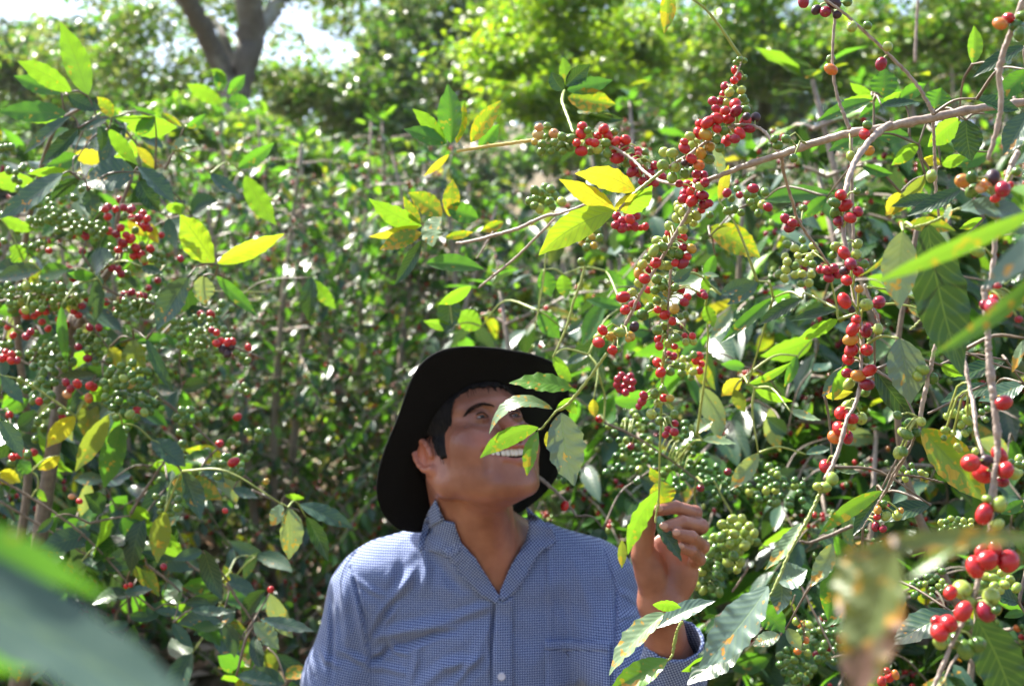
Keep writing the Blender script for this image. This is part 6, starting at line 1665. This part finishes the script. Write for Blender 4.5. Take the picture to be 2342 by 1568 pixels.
L2(ZD, (2100, 590), (2015, 810), 60, 1.3, 'pale', None, roll=30)
# out of focus leaves close to the lens
L2(Z3, (2560, 420), (835, 1165), 170, .80, 'grust', None, roll=-25, bend=0, fold=.12, seed=41, nu=34)
L2(Z3, (2620, 520), (1930, 1190), 250, .78, 'silver', None, roll=30, bend=-50, fold=.1, seed=42)
L2(ZD, (2300, 60), (1465, 715), 110, .80, 'grust', None, roll=10, bend=-60, fold=.15, seed=43)
L2(ZE, (2330, 590), (830, 745), 150, .56, 'spot', None, roll=20, bend=70, fold=.15, seed=44, nu=34)
L2(ZE, (2000, 520), (1400, 860), 110, .57, 'grust', None, roll=30, bend=30, fold=.15, seed=45)
L2(ZE, (1330, 640), (1040, 1700), 400, .55, 'spot', None, roll=34, bend=0, fold=.18, ruffle=.08, seed=46, nu=34)
L2(ZE, (1300, 700), (960, 1120), 330, .57, 'spot', None, roll=50, bend=20, fold=.3, ruffle=.10, seed=47, twist=.9, nu=30)
B_.branch(ZE, [(2400, 560), (2100, 590), (1700, 600), (1400, 640), (1330, 650)], [14, 14, 12, 10, 9], .57, mat=TWIGY)
B_.finish()

# ---------------------------------------------------------------- lens leaf, lower left
C_ = Plant(ground_base(-.55, .30), 'coffee shrub at the lower left corner with a huge blurred leaf near the lens')
C_.raw([(-.55, .30, -.05), (-.50, .31, .7), (-.34, .33, 1.28), P(-700, 1180, .36)], [.016, .014, .008, .004])
C_.leaf(Z0, (-520, 1160), (600, 1790), 200, .34, 'grey_glare', roll=46, bend=-50, fold=.10, ruffle=.02, seed=51, nu=40)  # glare half of the big leaf, painted grey
C_.leaf(Z0, (-560, 1200), (250, 1372), 120, .37, 'green', roll=10, bend=-70, fold=.1, ruffle=.03, seed=52)
C_.leaf(Z0, (-520, 1260), (175, 1540), 170, .37, 'green', roll=-30, bend=10, fold=.1, ruffle=.03, seed=53)  # separate green leaf standing in for the big leaf's unlit half

# ---------------------------------------------------------------- L: the berry laden shrub on the left
L_ = Plant(ground_base(-.95, 2.75), 'berry laden coffee shrub on the left, thick with green and red cherries and shiny leaves')
L_.raw([(-.95, 2.75, -.1), (-.93, 2.76, .6), P(*ZL6(560, 1200), 2.75), P(*ZL6(700, 780), 2.74), P(*ZL6(850, 450), 2.72), P(*ZL6(960, 300), 2.7), P(*ZL6(1060, 130), 2.7), P(*ZL5(1280, 1280), 2.7), P(*ZL5(1450, 800), 2.7)],
       [.02, .019, .012, .0075, .007, .0062, .0055, .004, .003], mat=BARKD)
L_.raw([(-.97, 2.78, -.1), (-1.0, 2.8, .8), P(60, 1150, 2.8), P(40, 700, 2.8), P(110, 330, 2.7), P(200, 235, 2.65)], [.016, .012, .008, .006, .004, .003], mat=BARKD)
br = []
for zn, pts, r, d in (
    (ZL6, [(720, 140), (800, 260), (880, 390)], 12, 2.7), (ZL6, [(900, 430), (1040, 500), (1200, 540), (1500, 640), (1760, 860), (2060, 960), (2330, 1070)], 13, 2.6), (ZL6, [(650, 510), (850, 545), (1020, 575)], 13, 2.68),
    (ZL6, [(1060, 130), (1240, 100), (1400, 170)], 11, 2.66), (ZL6, [(740, 700), (900, 900), (1000, 1040)], 12, 2.6), (ZL6, [(20, 730), (200, 830), (420, 960)], 12, 2.65), (ZL6, [(0, 1030), (150, 1070), (290, 1130), (560, 1250), (720, 1370), (900, 1530)], 12, 2.6),
    (ZL6, [(900, 1080), (1210, 1290), (1380, 1400), (1580, 1540)], 13, 2.6), (ZL2, [(870, 860), (1140, 1060), (1400, 1300), (1600, 1500)], 9, 2.6), (ZL6, [(0, 560), (300, 500), (640, 520)], 12, 2.6),
    (ZL1, [(620, 650), (700, 730), (780, 830), (850, 925)], 8, 2.6), (ZL1, [(900, 925), (960, 810), (1010, 690)], 8, 2.62), (ZL1, [(550, 600), (620, 650)], 8, 2.6), (ZL3, [(0, 180), (200, 300), (400, 430), (600, 600), (800, 830), (890, 1010)], 9, 2.6),
    (ZL3, [(0, 320), (400, 560), (560, 660), (800, 690)], 8, 2.65), (ZL3, [(830, 400), (900, 280), (1050, 60)], 12, 2.55), (ZL3, [(570, 460), (700, 430), (830, 410)], 8, 2.55), (ZL3, [(1050, -10), (1100, 60), (1160, 140)], 11, 2.5),
    (ZL3, [(1440, 840), (1520, 960), (1620, 1100)], 10, 2.5), (ZL3, [(1180, 700), (1260, 760), (1500, 900)], 8, 2.7), (ZL3, [(930, 720), (1100, 850), (1240, 1000)], 9, 2.6), (ZL6, [(1720, 470), (1960, 470), (2340, 480)], 6, 2.6), (ZL3, [(1600, 250), (1800, 340), (1900, 380)], 8, 2.7)):
    br.append(L_.branch(zn, pts, [r, r * .6], d, mat=BARKD if r > 7 else TWIG))
b0 = br[1]
sL = L_.scatter
sL(ZL6, (330, 520), (340, 110), 44, 37, 'gggggggy', 2.6, br[9], .05)
for x, y in ((200, 650), (340, 660), (400, 650), (520, 720), (650, 550), (650, 650), (720, 600), (690, 680), (225, 690), (300, 690), (370, 740), (460, 600)):
    L_.berries(ZL6, [(x, y, 33, 'r' if rf.random() < .6 else 'd')], 2.63, br[9])
sL(ZL6, (450, 1050), (170, 120), 26, 36, 'ggggg', 2.6, br[5], .05)
sL(ZL6, (800, 900), (110, 90), 15, 36, 'gggg', 2.6, br[4], .04)
L_.berries(ZL6, [(790, 790, 36, 'd'), (870, 790, 34, 'd'), (770, 1060, 38, 'd'), (690, 960, 34, 'd'), (880, 1020, 34, 'g'), (960, 1080, 34, 'g'), (740, 1140, 32, 'g'), (840, 1100, 32, 'g')], 2.58, br[4])
sL(ZL6, (1170, 620), (150, 80), 16, 33, 'gggg', 2.6, b0, .04)
L_.berries(ZL6, [(1100, 500, 38, 'd'), (1160, 480, 34, 'd'), (1230, 510, 36, 'r'), (1080, 50, 42, 'r'), (1195, 90, 42, 'r'), (1325, 100, 40, 'r'), (1180, 155, 45, 'r'), (1240, 150, 40, 'r'), (1140, 20, 38, 'r'), (1040, 110, 34, 'r'),
   (1250, 70, 34, 'g'), (1265, 190, 34, 'y'), (1360, 140, 34, 'g'), (1420, 150, 34, 'g'), (1430, 210, 34, 'g'), (1340, 190, 34, 'g'), (1390, 250, 34, 'g'), (1150, 110, 34, 'g'), (1200, 220, 32, 'g'), (1590, 185, 32, 'd'),
   (920, 245, 36, 'd'), (985, 265, 36, 'd'), (1040, 278, 32, 'd')], 2.62, br[3])
sL(ZL6, (1700, 850), (230, 190), 34, 32, 'gggggg', 2.55, b0, .05)
L_.berries(ZL6, [(1905, 930, 36, 'r'), (1940, 910, 34, 'r'), (2000, 920, 36, 'r'), (2045, 915, 34, 'r'), (1990, 970, 40, 'k'), (1960, 985, 40, 'k'), (2030, 960, 38, 'k'), (2000, 1020, 38, 'k'), (1860, 810, 30, 'd'), (1905, 835, 32, 'r'), (2185, 965, 32, 'r'),
   (2080, 1010, 32, 'g'), (2130, 1040, 32, 'g'), (2180, 1080, 30, 'g'), (1800, 1010, 32, 'g'), (1860, 1060, 32, 'g'), (2150, 1300, 28, 'g'), (2170, 1360, 28, 'g'), (2120, 1340, 26, 'g')], 2.52, b0)
sL(ZL6, (1130, 1350), (180, 200), 44, 38, 'ggggggy', 2.5, br[7], .05)
L_.berries(ZL6, [(1210, 1520, 46, 'r'), (950, 1440, 34, 'g'), (790, 1300, 38, 'r'), (825, 1315, 36, 'r'), (580, 1270, 36, 'd'), (620, 1330, 38, 'd'), (680, 1285, 40, 'r'), (780, 1410, 40, 'o'), (590, 1380, 38, 'c'), (1150, 1290, 40, 'c'),
   (25, 1060, 38, 'r'), (100, 1030, 38, 'r'), (100, 1080, 38, 'r'), (150, 1080, 34, 'd'), (230, 870, 36, 'd'), (270, 830, 34, 'd'), (345, 1440, 34, 'r')], 2.5, br[6])
sL(ZL6, (330, 1350), (200, 110), 14, 38, 'gggggy', 2.55, br[6], .05)
sL(ZL5, (450, 1180), (170, 130), 16, 44, 'gggg', 2.6, br[0], .04)
sL(ZL5, (760, 1330), (180, 110), 16, 42, 'gggg', 2.6, br[0], .04)
sL(ZL5, (1010, 1400), (130, 80), 12, 40, 'gggg', 2.6, br[0], .04)
L_.berries(ZL5, [(1150, 1170, 42, 'r'), (1180, 1250, 44, 'r'), (1350, 1150, 44, 'd'), (1420, 1180, 44, 'd'), (1520, 1260, 46, 'd'), (1610, 1275, 42, 'r'), (1590, 1350, 48, 'r'), (1320, 1370, 46, 'r'), (1270, 1440, 48, 'd'), (1380, 1450, 44, 'r'), (1340, 1530, 48, 'd'),
   (930, 1450, 52, 'd'), (1360, 1250, 40, 'g'), (1480, 1400, 42, 'g'), (20, 500, 44, 'g'), (75, 490, 40, 'g'), (125, 490, 42, 'g'), (40, 600, 40, 'g'), (150, 545, 36, 'g'), (170, 770, 36, 'g'), (230, 730, 36, 'g'), (160, 840, 38, 'g')], 2.6, br[3])
sL(ZL2, (1450, 1400), (90, 60), 10, 30, 'gggr', 2.5, br[8], .04)
sL(ZL2, (1200, 1080), (90, 60), 8, 28, 'gggg', 2.5, br[8], .04)
sL(ZL3, (1060, 340), (70, 60), 9, 26, 'gggg', 2.55, br[8], .04)
L_.berries(ZL3, [(505, 320, 20, 'r'), (1040, 735, 22, 'd'), (1720, 880, 22, 'r'), (800, 860, 16, 'r'), (830, 850, 16, 'r'), (1690, 195, 22, 'o'), (80, 40, 26, 'r'), (120, 30, 22, 'r'), (455, 290, 20, 'c'), (1430, 380, 20, 'r')], 2.5, br[13])
LL = L_.leaf
for zn, b, t, w, d, k, rl in (
    (ZL1, (480, 525), (330, 122), 142, 2.45, 'young', 0), (ZL1, (392, 500), (95, 335), 112, 2.45, 'young', 15), (ZL1, (335, 510), (75, 415), 96, 2.5, 'green', 20), (ZL1, (365, 620), (-20, 610), 116, 2.4, 'green', 25), (ZL1, (350, 640), (100, 655), 70, 2.5, 'young', 20),
    (ZL1, (370, 520), (555, 600), 84, 2.45, 'dark', 20), (ZL1, (610, 645), (530, 530), 74, 2.5, 'rust', 0), (ZL1, (390, 635), (130, 842), 62, 2.4, 'blue', 45), (ZL1, (430, 700), (225, 905), 80, 2.4, 'dark', 30), (ZL1, (595, 640), (425, 712), 58, 2.4, 'blue', 45),
    (ZL1, (545, 685), (550, 825), 58, 2.45, 'dark', 0), (ZL1, (400, 845), (610, 850), 86, 2.6, 'yellow', 20), (ZL1, (430, 850), (255, 905), 96, 2.5, 'green', 20), (ZL1, (735, 940), (450, 1010), 170, 2.4, 'blue', 40), (ZL1, (400, 945), (150, 950), 60, 2.45, 'young', 20),
    (ZL1, (345, 950), (-5, 1195), 116, 2.3, 'blue', -40), (ZL1, (435, 980), (280, 1095), 78, 2.35, 'dark', -40), (ZL1, (480, 1040), (505, 1195), 92, 2.4, 'blue', 30), (ZL1, (756, 912), (955, 1110), 96, 2.4, 'blue', -45), (ZL1, (760, 990), (870, 1160), 116, 2.45, 'dark', 10),
    (ZL1, (595, 705), (755, 905), 82, 2.5, 'young', 10), (ZL1, (848, 920), (740, 800), 56, 2.55, 'yellow', 0), (ZL1, (862, 640), (630, 645), 50, 2.5, 'young', 30), (ZL1, (845, 640), (738, 748), 80, 2.5, 'green', 0), (ZL1, (855, 620), (728, 580), 40, 2.5, 'green', 0),
    (ZL1, (880, 620), (995, 692), 40, 2.6, 'rust', 0), (ZL1, (1020, 695), (1125, 620), 52, 2.6, 'green', 0), (ZL1, (1172, 1442), (985, 1172), 165, 2.35, 'glow', -25), (ZL1, (1190, 1440), (1555, 1278), 98, 2.35, 'glow', -25), (ZL1, (1300, 920), (1500, 780), 80, 2.7, 'green', 0),
    (ZL1, (1340, 960), (1510, 1230), 120, 2.7, 'young', 10), (ZL1, (1150, 950), (1310, 1060), 74, 2.6, 'blue', -40), (ZL1, (940, 820), (1085, 800), 60, 2.6, 'pale', -60), (ZL1, (1230, 460), (1150, 380), 60, 3.4, 'young', 0), (ZL1, (1220, 560), (1020, 460), 90, 3.4, 'young', 10),
    (ZL1, (1250, 520), (1340, 410), 70, 3.4, 'green', 0), (ZL1, (1240, 560), (1370, 560), 80, 3.4, 'green', 10), (ZL1, (1200, 500), (1180, 380), 70, 3.4, 'green', 0), (ZL1, (0, 1190), (200, 1260), 70, 2.6, 'young', 20), (ZL1, (820, 1220), (870, 1330), 60, 2.65, 'yellow', 0), (ZL1, (700, 1200), (800, 1290), 50, 2.65, 'yellow', 0),
    (ZL2, (1190, 200), (995, 540), 170, 2.3, 'blue', 20), (ZL2, (1295, 190), (1300, 378), 138, 2.4, 'pale', 20), (ZL2, (1370, 190), (1640, 450), 84, 2.4, 'green', 10), (ZL2, (690, 1070), (478, 1435), 130, 2.4, 'olive', 0), (ZL2, (480, 1080), (298, 1280), 120, 2.5, 'yellow', 0),
    (ZL2, (775, 1130), (660, 1540), 160, 2.45, 'green', 0), (ZL2, (560, 940), (555, 1250), 140, 2.6, 'olive', 0), (ZL2, (390, 380), (430, 760), 70, 2.5, 'green', 0), (ZL2, (850, 590), (900, 870), 150, 2.55, 'olive', 10), (ZL2, (930, 590), (1105, 935), 74, 2.45, 'dark', 10),
    (ZL2, (0, 1110), (140, 1345), 110, 2.2, 'blue', 10), (ZL2, (960, 1230), (1180, 1400), 140, 2.5, 'blue', 30), (ZL2, (1160, 1430), (1275, 1740), 134, 2.35, 'blue', 20), (ZL2, (1980, 200), (1960, 480), 110, 2.9, 'dark', 20), (ZL2, (2000, 220), (2130, 400), 90, 2.9, 'young', 10),
    (ZL2, (700, 640), (780, 780), 96, 2.6, 'yellow', 0), (ZL2, (1150, 640), (860, 610), 100, 2.7, 'green', 30), (ZL2, (150, 100), (60, 10), 120, 2.6, 'young', 20), (ZL2, (240, 640), (340, 560), 80, 2.6, 'green', 20), (ZL2, (0, 820), (150, 1000), 90, 2.4, 'blue', 35), (ZL2, (660, 880), (760, 960), 90, 2.7, 'yellow', 0),
    (ZL2, (900, 130), (1040, 170), 60, 2.5, 'dark', 40), (ZL2, (430, 150), (500, 200), 60, 2.6, 'dark', 20), (ZL2, (590, 180), (640, 280), 70, 2.6, 'blue', 40), (ZL2, (380, 1330), (240, 1420), 70, 2.6, 'yellow', 10), (ZL2, (0, 1440), (130, 1500), 90, 2.6, 'yellow', 10),
    (ZL3, (1050, 385), (1000, 715), 134, 2.4, 'olive', 0), (ZL3, (1785, 335), (1715, 475), 92, 2.3, 'pale', 30), (ZL3, (1830, 360), (1835, 690), 150, 2.3, 'pale', 20), (ZL3, (1900, 340), (2245, 492), 110, 2.35, 'blue', 30), (ZL3, (1945, 420), (2085, 705), 104, 2.35, 'dark', 10),
    (ZL3, (1610, 1090), (1772, 1262), 116, 2.3, 'pale', -45), (ZL3, (1650, 1070), (1995, 1145), 84, 2.35, 'blue', 45), (ZL3, (1450, 830), (1620, 890), 90, 2.6, 'blue', 30), (ZL3, (790, 900), (972, 880), 66, 2.5, 'blue', 40), (ZL3, (1215, 1010), (1495, 1022), 66, 2.5, 'blue', 45),
    (ZL3, (1200, 1020), (1400, 1240), 130, 2.6, 'green', 20), (ZL3, (1540, 1200), (1580, 1330), 90, 2.6, 'young', 0), (ZL3, (1700, 1250), (1760, 1420), 100, 2.6, 'olive', 0), (ZL3, (700, 620), (560, 520), 60, 2.7, 'green', 30), (ZL3, (1180, 640), (1280, 680), 70, 2.7, 'young', 10),
    (ZL3, (340, 420), (230, 520), 60, 2.5, 'dark', 10), (ZL3, (0, 130), (100, 190), 80, 2.6, 'yellow', 10), (ZL3, (240, 240), (300, 320), 50, 2.6, 'young', 10), (ZL3, (1280, 100), (1430, 200), 90, 2.6, 'blue', 40), (ZL3, (1480, 240), (1640, 300), 70, 2.6, 'blue', 45), (ZL3, (1810, 280), (1935, 300), 40, 2.7, 'young', 40),
    (ZL3, (520, 700), (680, 760), 70, 2.6, 'blue', 40), (ZL3, (900, 640), (1060, 690), 60, 2.6, 'dark', 40), (ZL3, (1100, 1090), (1230, 1250), 80, 2.5, 'blue', 30), (ZL3, (980, 1010), (1180, 1040), 60, 2.55, 'blue', 50), (ZL3, (1500, 1430), (1760, 1480), 90, 2.4, 'blue', 40), (ZL3, (200, 130), (120, 60), 90, 2.6, 'green', 10)):
    LL(zn, b, t, w, d, k, None, roll=rl, bend=rf.uniform(-14, 14), ruffle=.07)
# thicket of its own smaller leaves and sprays behind the fruit
def fill(pl, n, u0, u1, v0, v1, d0, d1, kinds, keep=lambda u, v: True, l0=60, l1=125):
    k = 0
    while k < n:
        u, v = rf.uniform(u0, u1), rf.uniform(v0, v1)
        if not keep(u, v): continue
        d = rf.uniform(d0, d1)
        m = rf.integers(2, 5)                       # leaves stand in pairs round a shoot
        a0 = rf.uniform(0, 6.28)
        for j in range(m):
            a = a0 + j * 2.1 + rf.normal(0, .3); ln = rf.uniform(l0, l1)
            kd = kinds[rf.integers(len(kinds))]
            pl.leaf(Z0, (u + rf.normal(0, 6), v + rf.normal(0, 6)), (u + ln * math.cos(a), v + ln * (math.sin(a) * .75 + .3)), ln * rf.uniform(.34, .46), d, kd, None, roll=rf.uniform(-25, 60), bend=rf.uniform(-10, 10), dd=rf.uniform(-.06, .06), nu=12, nv=5)
            k += 1
edge = lambda u, v: u < np.interp(v, [200, 450, 700, 1000, 1400, 1568], [260, 430, 560, 500, 640, 680])
fill(L_, 270, -20, 700, 230, 1560, 2.55, 3.05, ['dark', 'dark', 'dark', 'blue', 'blue', 'blue', 'green', 'green', 'young', 'pale', 'rust'], edge)
for c, r, n, cols in (((120, 440), (110, 60), 22, 'gggg'), ((300, 500), (60, 50), 14, 'rdrg'), ((60, 800), (90, 80), 22, 'ggrgg'), ((210, 930), (110, 60), 24, 'gggrg'), ((330, 700), (80, 50), 18, 'gggd'), ((70, 1000), (80, 60), 18, 'ggrgg'), ((480, 740), (60, 60), 14, 'gggr'),
                      ((240, 620), (120, 50), 20, 'grgd'), ((150, 700), (120, 40), 20, 'rdgr'), ((420, 1060), (60, 60), 14, 'ggg'), ((560, 1010), (50, 60), 12, 'ggr'), ((40, 560), (60, 40), 12, 'ggr')):
    L_.scatter(Z0, c, r, n, 9.2, cols, 2.72, b0, .08)
L_.finish()

# ---------------------------------------------------------------- R: green berries beside the hand and low right
R_ = Plant(ground_base(1.05, 2.45), 'leafy coffee shrub heavy with clusters of unripe green cherries right of the raised hand')
R_.raw([(1.05, 2.45, -.1), (1.0, 2.46, .7), P(2150, 1300, 2.4), P(2050, 900, 2.4), P(2100, 500, 2.4)], [.018, .013, .007, .005, .003], mat=BARKD)
rbr = [R_.branch(ZE, [(360, 480), (300, 560), (200, 640), (100, 760), (40, 900)], [7, 5], 2.3, mat=BARKD), R_.branch(ZE, [(1040, 500), (900, 560), (760, 610), (690, 600)], [14, 8], 2.2, mat=BARKD),
       R_.branch(ZE, [(350, 770), (300, 850), (240, 940)], [9, 8], 2.2, mat=BARKD), R_.branch(ZE, [(690, 1340), (720, 1200), (640, 1050), (660, 960)], [7, 5], 2.1, mat=BARKD),
       R_.branch(ZE, [(1000, 700), (1040, 850), (1020, 1000)], [11, 8], 2.2), R_.branch(ZC, [(420, 1040), (600, 1120), (800, 1250), (1000, 1400)], [8, 5], 2.4, mat=BARKD), R_.branch(ZE, [(700, 900), (820, 1150), (920, 1350)], [8, 6], 2.2),
       R_.branch(ZR, [(1420, 340), (1430, 100), (1440, -40)], [9, 7], 3.0), R_.branch(ZC, [(0, 1330), (120, 1430), (190, 1500), (260, 1590)], [12, 7], 2.6), R_.branch(ZE, [(240, 420), (180, 320), (120, 200)], [7, 5], 2.4, mat=TWIG)]
R_.scatter(ZE, (270, 550), (110, 90), 18, 34, 'yygy', 2.25, rbr[0], .05)
R_.scatter(ZE, (150, 700), (140, 110), 26, 33, 'ygyg', 2.25, rbr[0], .05)
R_.scatter(ZE, (80, 860), (100, 80), 14, 34, 'ggy', 2.25, rbr[0], .05)
R_.scatter(ZE, (710, 1240), (60, 110), 10, 26, 'ygygo', 2.1, rbr[3], .03)
R_.scatter(ZE, (680, 1420), (110, 90), 22, 30, 'gggg', 2.2, rbr[3], .04)
R_.scatter(ZE, (520, 250), (170, 110), 32, 26, 'ggggy', 2.4, rbr[1], .06)
R_.scatter(ZE, (200, 230), (130, 110), 20, 25, 'ggggg', 2.5, rbr[9], .06)
R_.scatter(ZC, (560, 1100), (130, 110), 24, 22, 'gygygy', 2.5, rbr[5], .06)
R_.scatter(ZC, (640, 1270), (170, 110), 26, 22, 'ggggy', 2.6, rbr[5], .06)
R_.scatter(ZC, (920, 1130), (80, 90), 16, 22, 'gyg', 2.4, rbr[5], .05)
R_.scatter(ZC, (960, 1330), (130, 120), 22, 22, 'gggg', 2.5, rbr[5], .06)
R_.scatter(ZE, (880, 1240), (90, 160), 26, 26, 'gggd', 2.3, rbr[6], .05)
R_.scatter(ZE, (1560, 900), (120, 90), 18, 24, 'gggy', 2.0, rbr[4], .05)
R_.scatter(ZC, (185, 1350), (70, 50), 12, 20, 'ygy', 2.7, rbr[8], .03)
R_.berries(ZC, [(190, 1530, 26, 'r'), (395, 1020, 24, 'r'), (580, 1180, 22, 'd'), (990, 1425, 24, 'd'), (1150, 1330, 22, 'd')], 2.45, rbr[5])
# mixed leaves filling the thicket on the right: real leaves on this shrub, random but reproducible
for i in range(95):
    u = rf.uniform(1330, 2360); v = rf.uniform(620, 1600)
    a = rf.uniform(0, 6.28); ln = rf.uniform(60, 130)
    d = rf.uniform(2.5, 3.2)
    if u < 1480 and v > 1180: continue
    k = ['dark', 'dark', 'blue', 'blue', 'green', 'green', 'young', 'rust', 'pale'][rf.integers(9)]
    R_.leaf(Z0, (u, v), (u + ln * math.cos(a), v + ln * (math.sin(a) * .8 + .25)), ln * .40, d, k, None, roll=rf.uniform(-20, 55), bend=rf.uniform(-8, 8), dd=rf.uniform(-.05, .05), nu=12, nv=5)
for zn, b, t, w, d, k, rl in (
    (ZH, (160, 400), (120, 540), 130, 2.55, 'blue', 20), (ZC, (210, 30), (440, 100), 0, 0, '', 0), (ZM, (960, 1250), (1000, 1400), 100, 2.5, 'green', 0), (ZB, (350, 1350), (500, 1190), 90, 2.5, 'blue', 30),
    (ZB, (300, 760), (330, 1000), 160, 2.5, 'young', 0), (ZB, (720, 730), (900, 870), 100, 2.5, 'green', 10), (ZB, (880, 1080), (520, 1010), 110, 2.4, 'green', 30), (ZB, (60, 1120), (270, 1390), 200, 2.5, 'green', 10),
    (ZB, (1380, 830), (1560, 700), 120, 2.05, 'blue', 10), (ZB, (1680, 760), (1830, 780), 50, 2.1, 'pale', -50), (ZB, (1680, 800), (1740, 920), 90, 2.1, 'young', 0), (ZB, (1850, 960), (2200, 830), 150, 2.1, 'blue', 20), (ZB, (1700, 1060), (1780, 1280), 140, 2.2, 'young', 10),
    (ZC, (120, 650), (220, 800), 70, 2.3, 'young', 0), (ZC, (330, 640), (200, 700), 50, 2.35, 'blue', 30), (ZC, (360, 900), (370, 1010), 60, 2.3, 'yellow', 0), (ZC, (410, 820), (370, 620), 80, 2.4, 'blue', 0), (ZC, (970, 1110), (1060, 1030), 90, 2.3, 'pale', -50), (ZC, (1000, 1145), (1200, 1165), 50, 2.3, 'pale', -60),
    (ZM, (620, 1560), (480, 1480), 120, 2.7, 'young', 10), (ZM, (460, 1560), (300, 1530), 60, 2.7, 'young', 10), (ZM, (450, 1380), (420, 1600), 130, 2.7, 'dark', 10)):
    if w: R_.leaf(zn, b, t, w, d, k, None, roll=rl, bend=rf.uniform(-10, 10))
R_.finish()
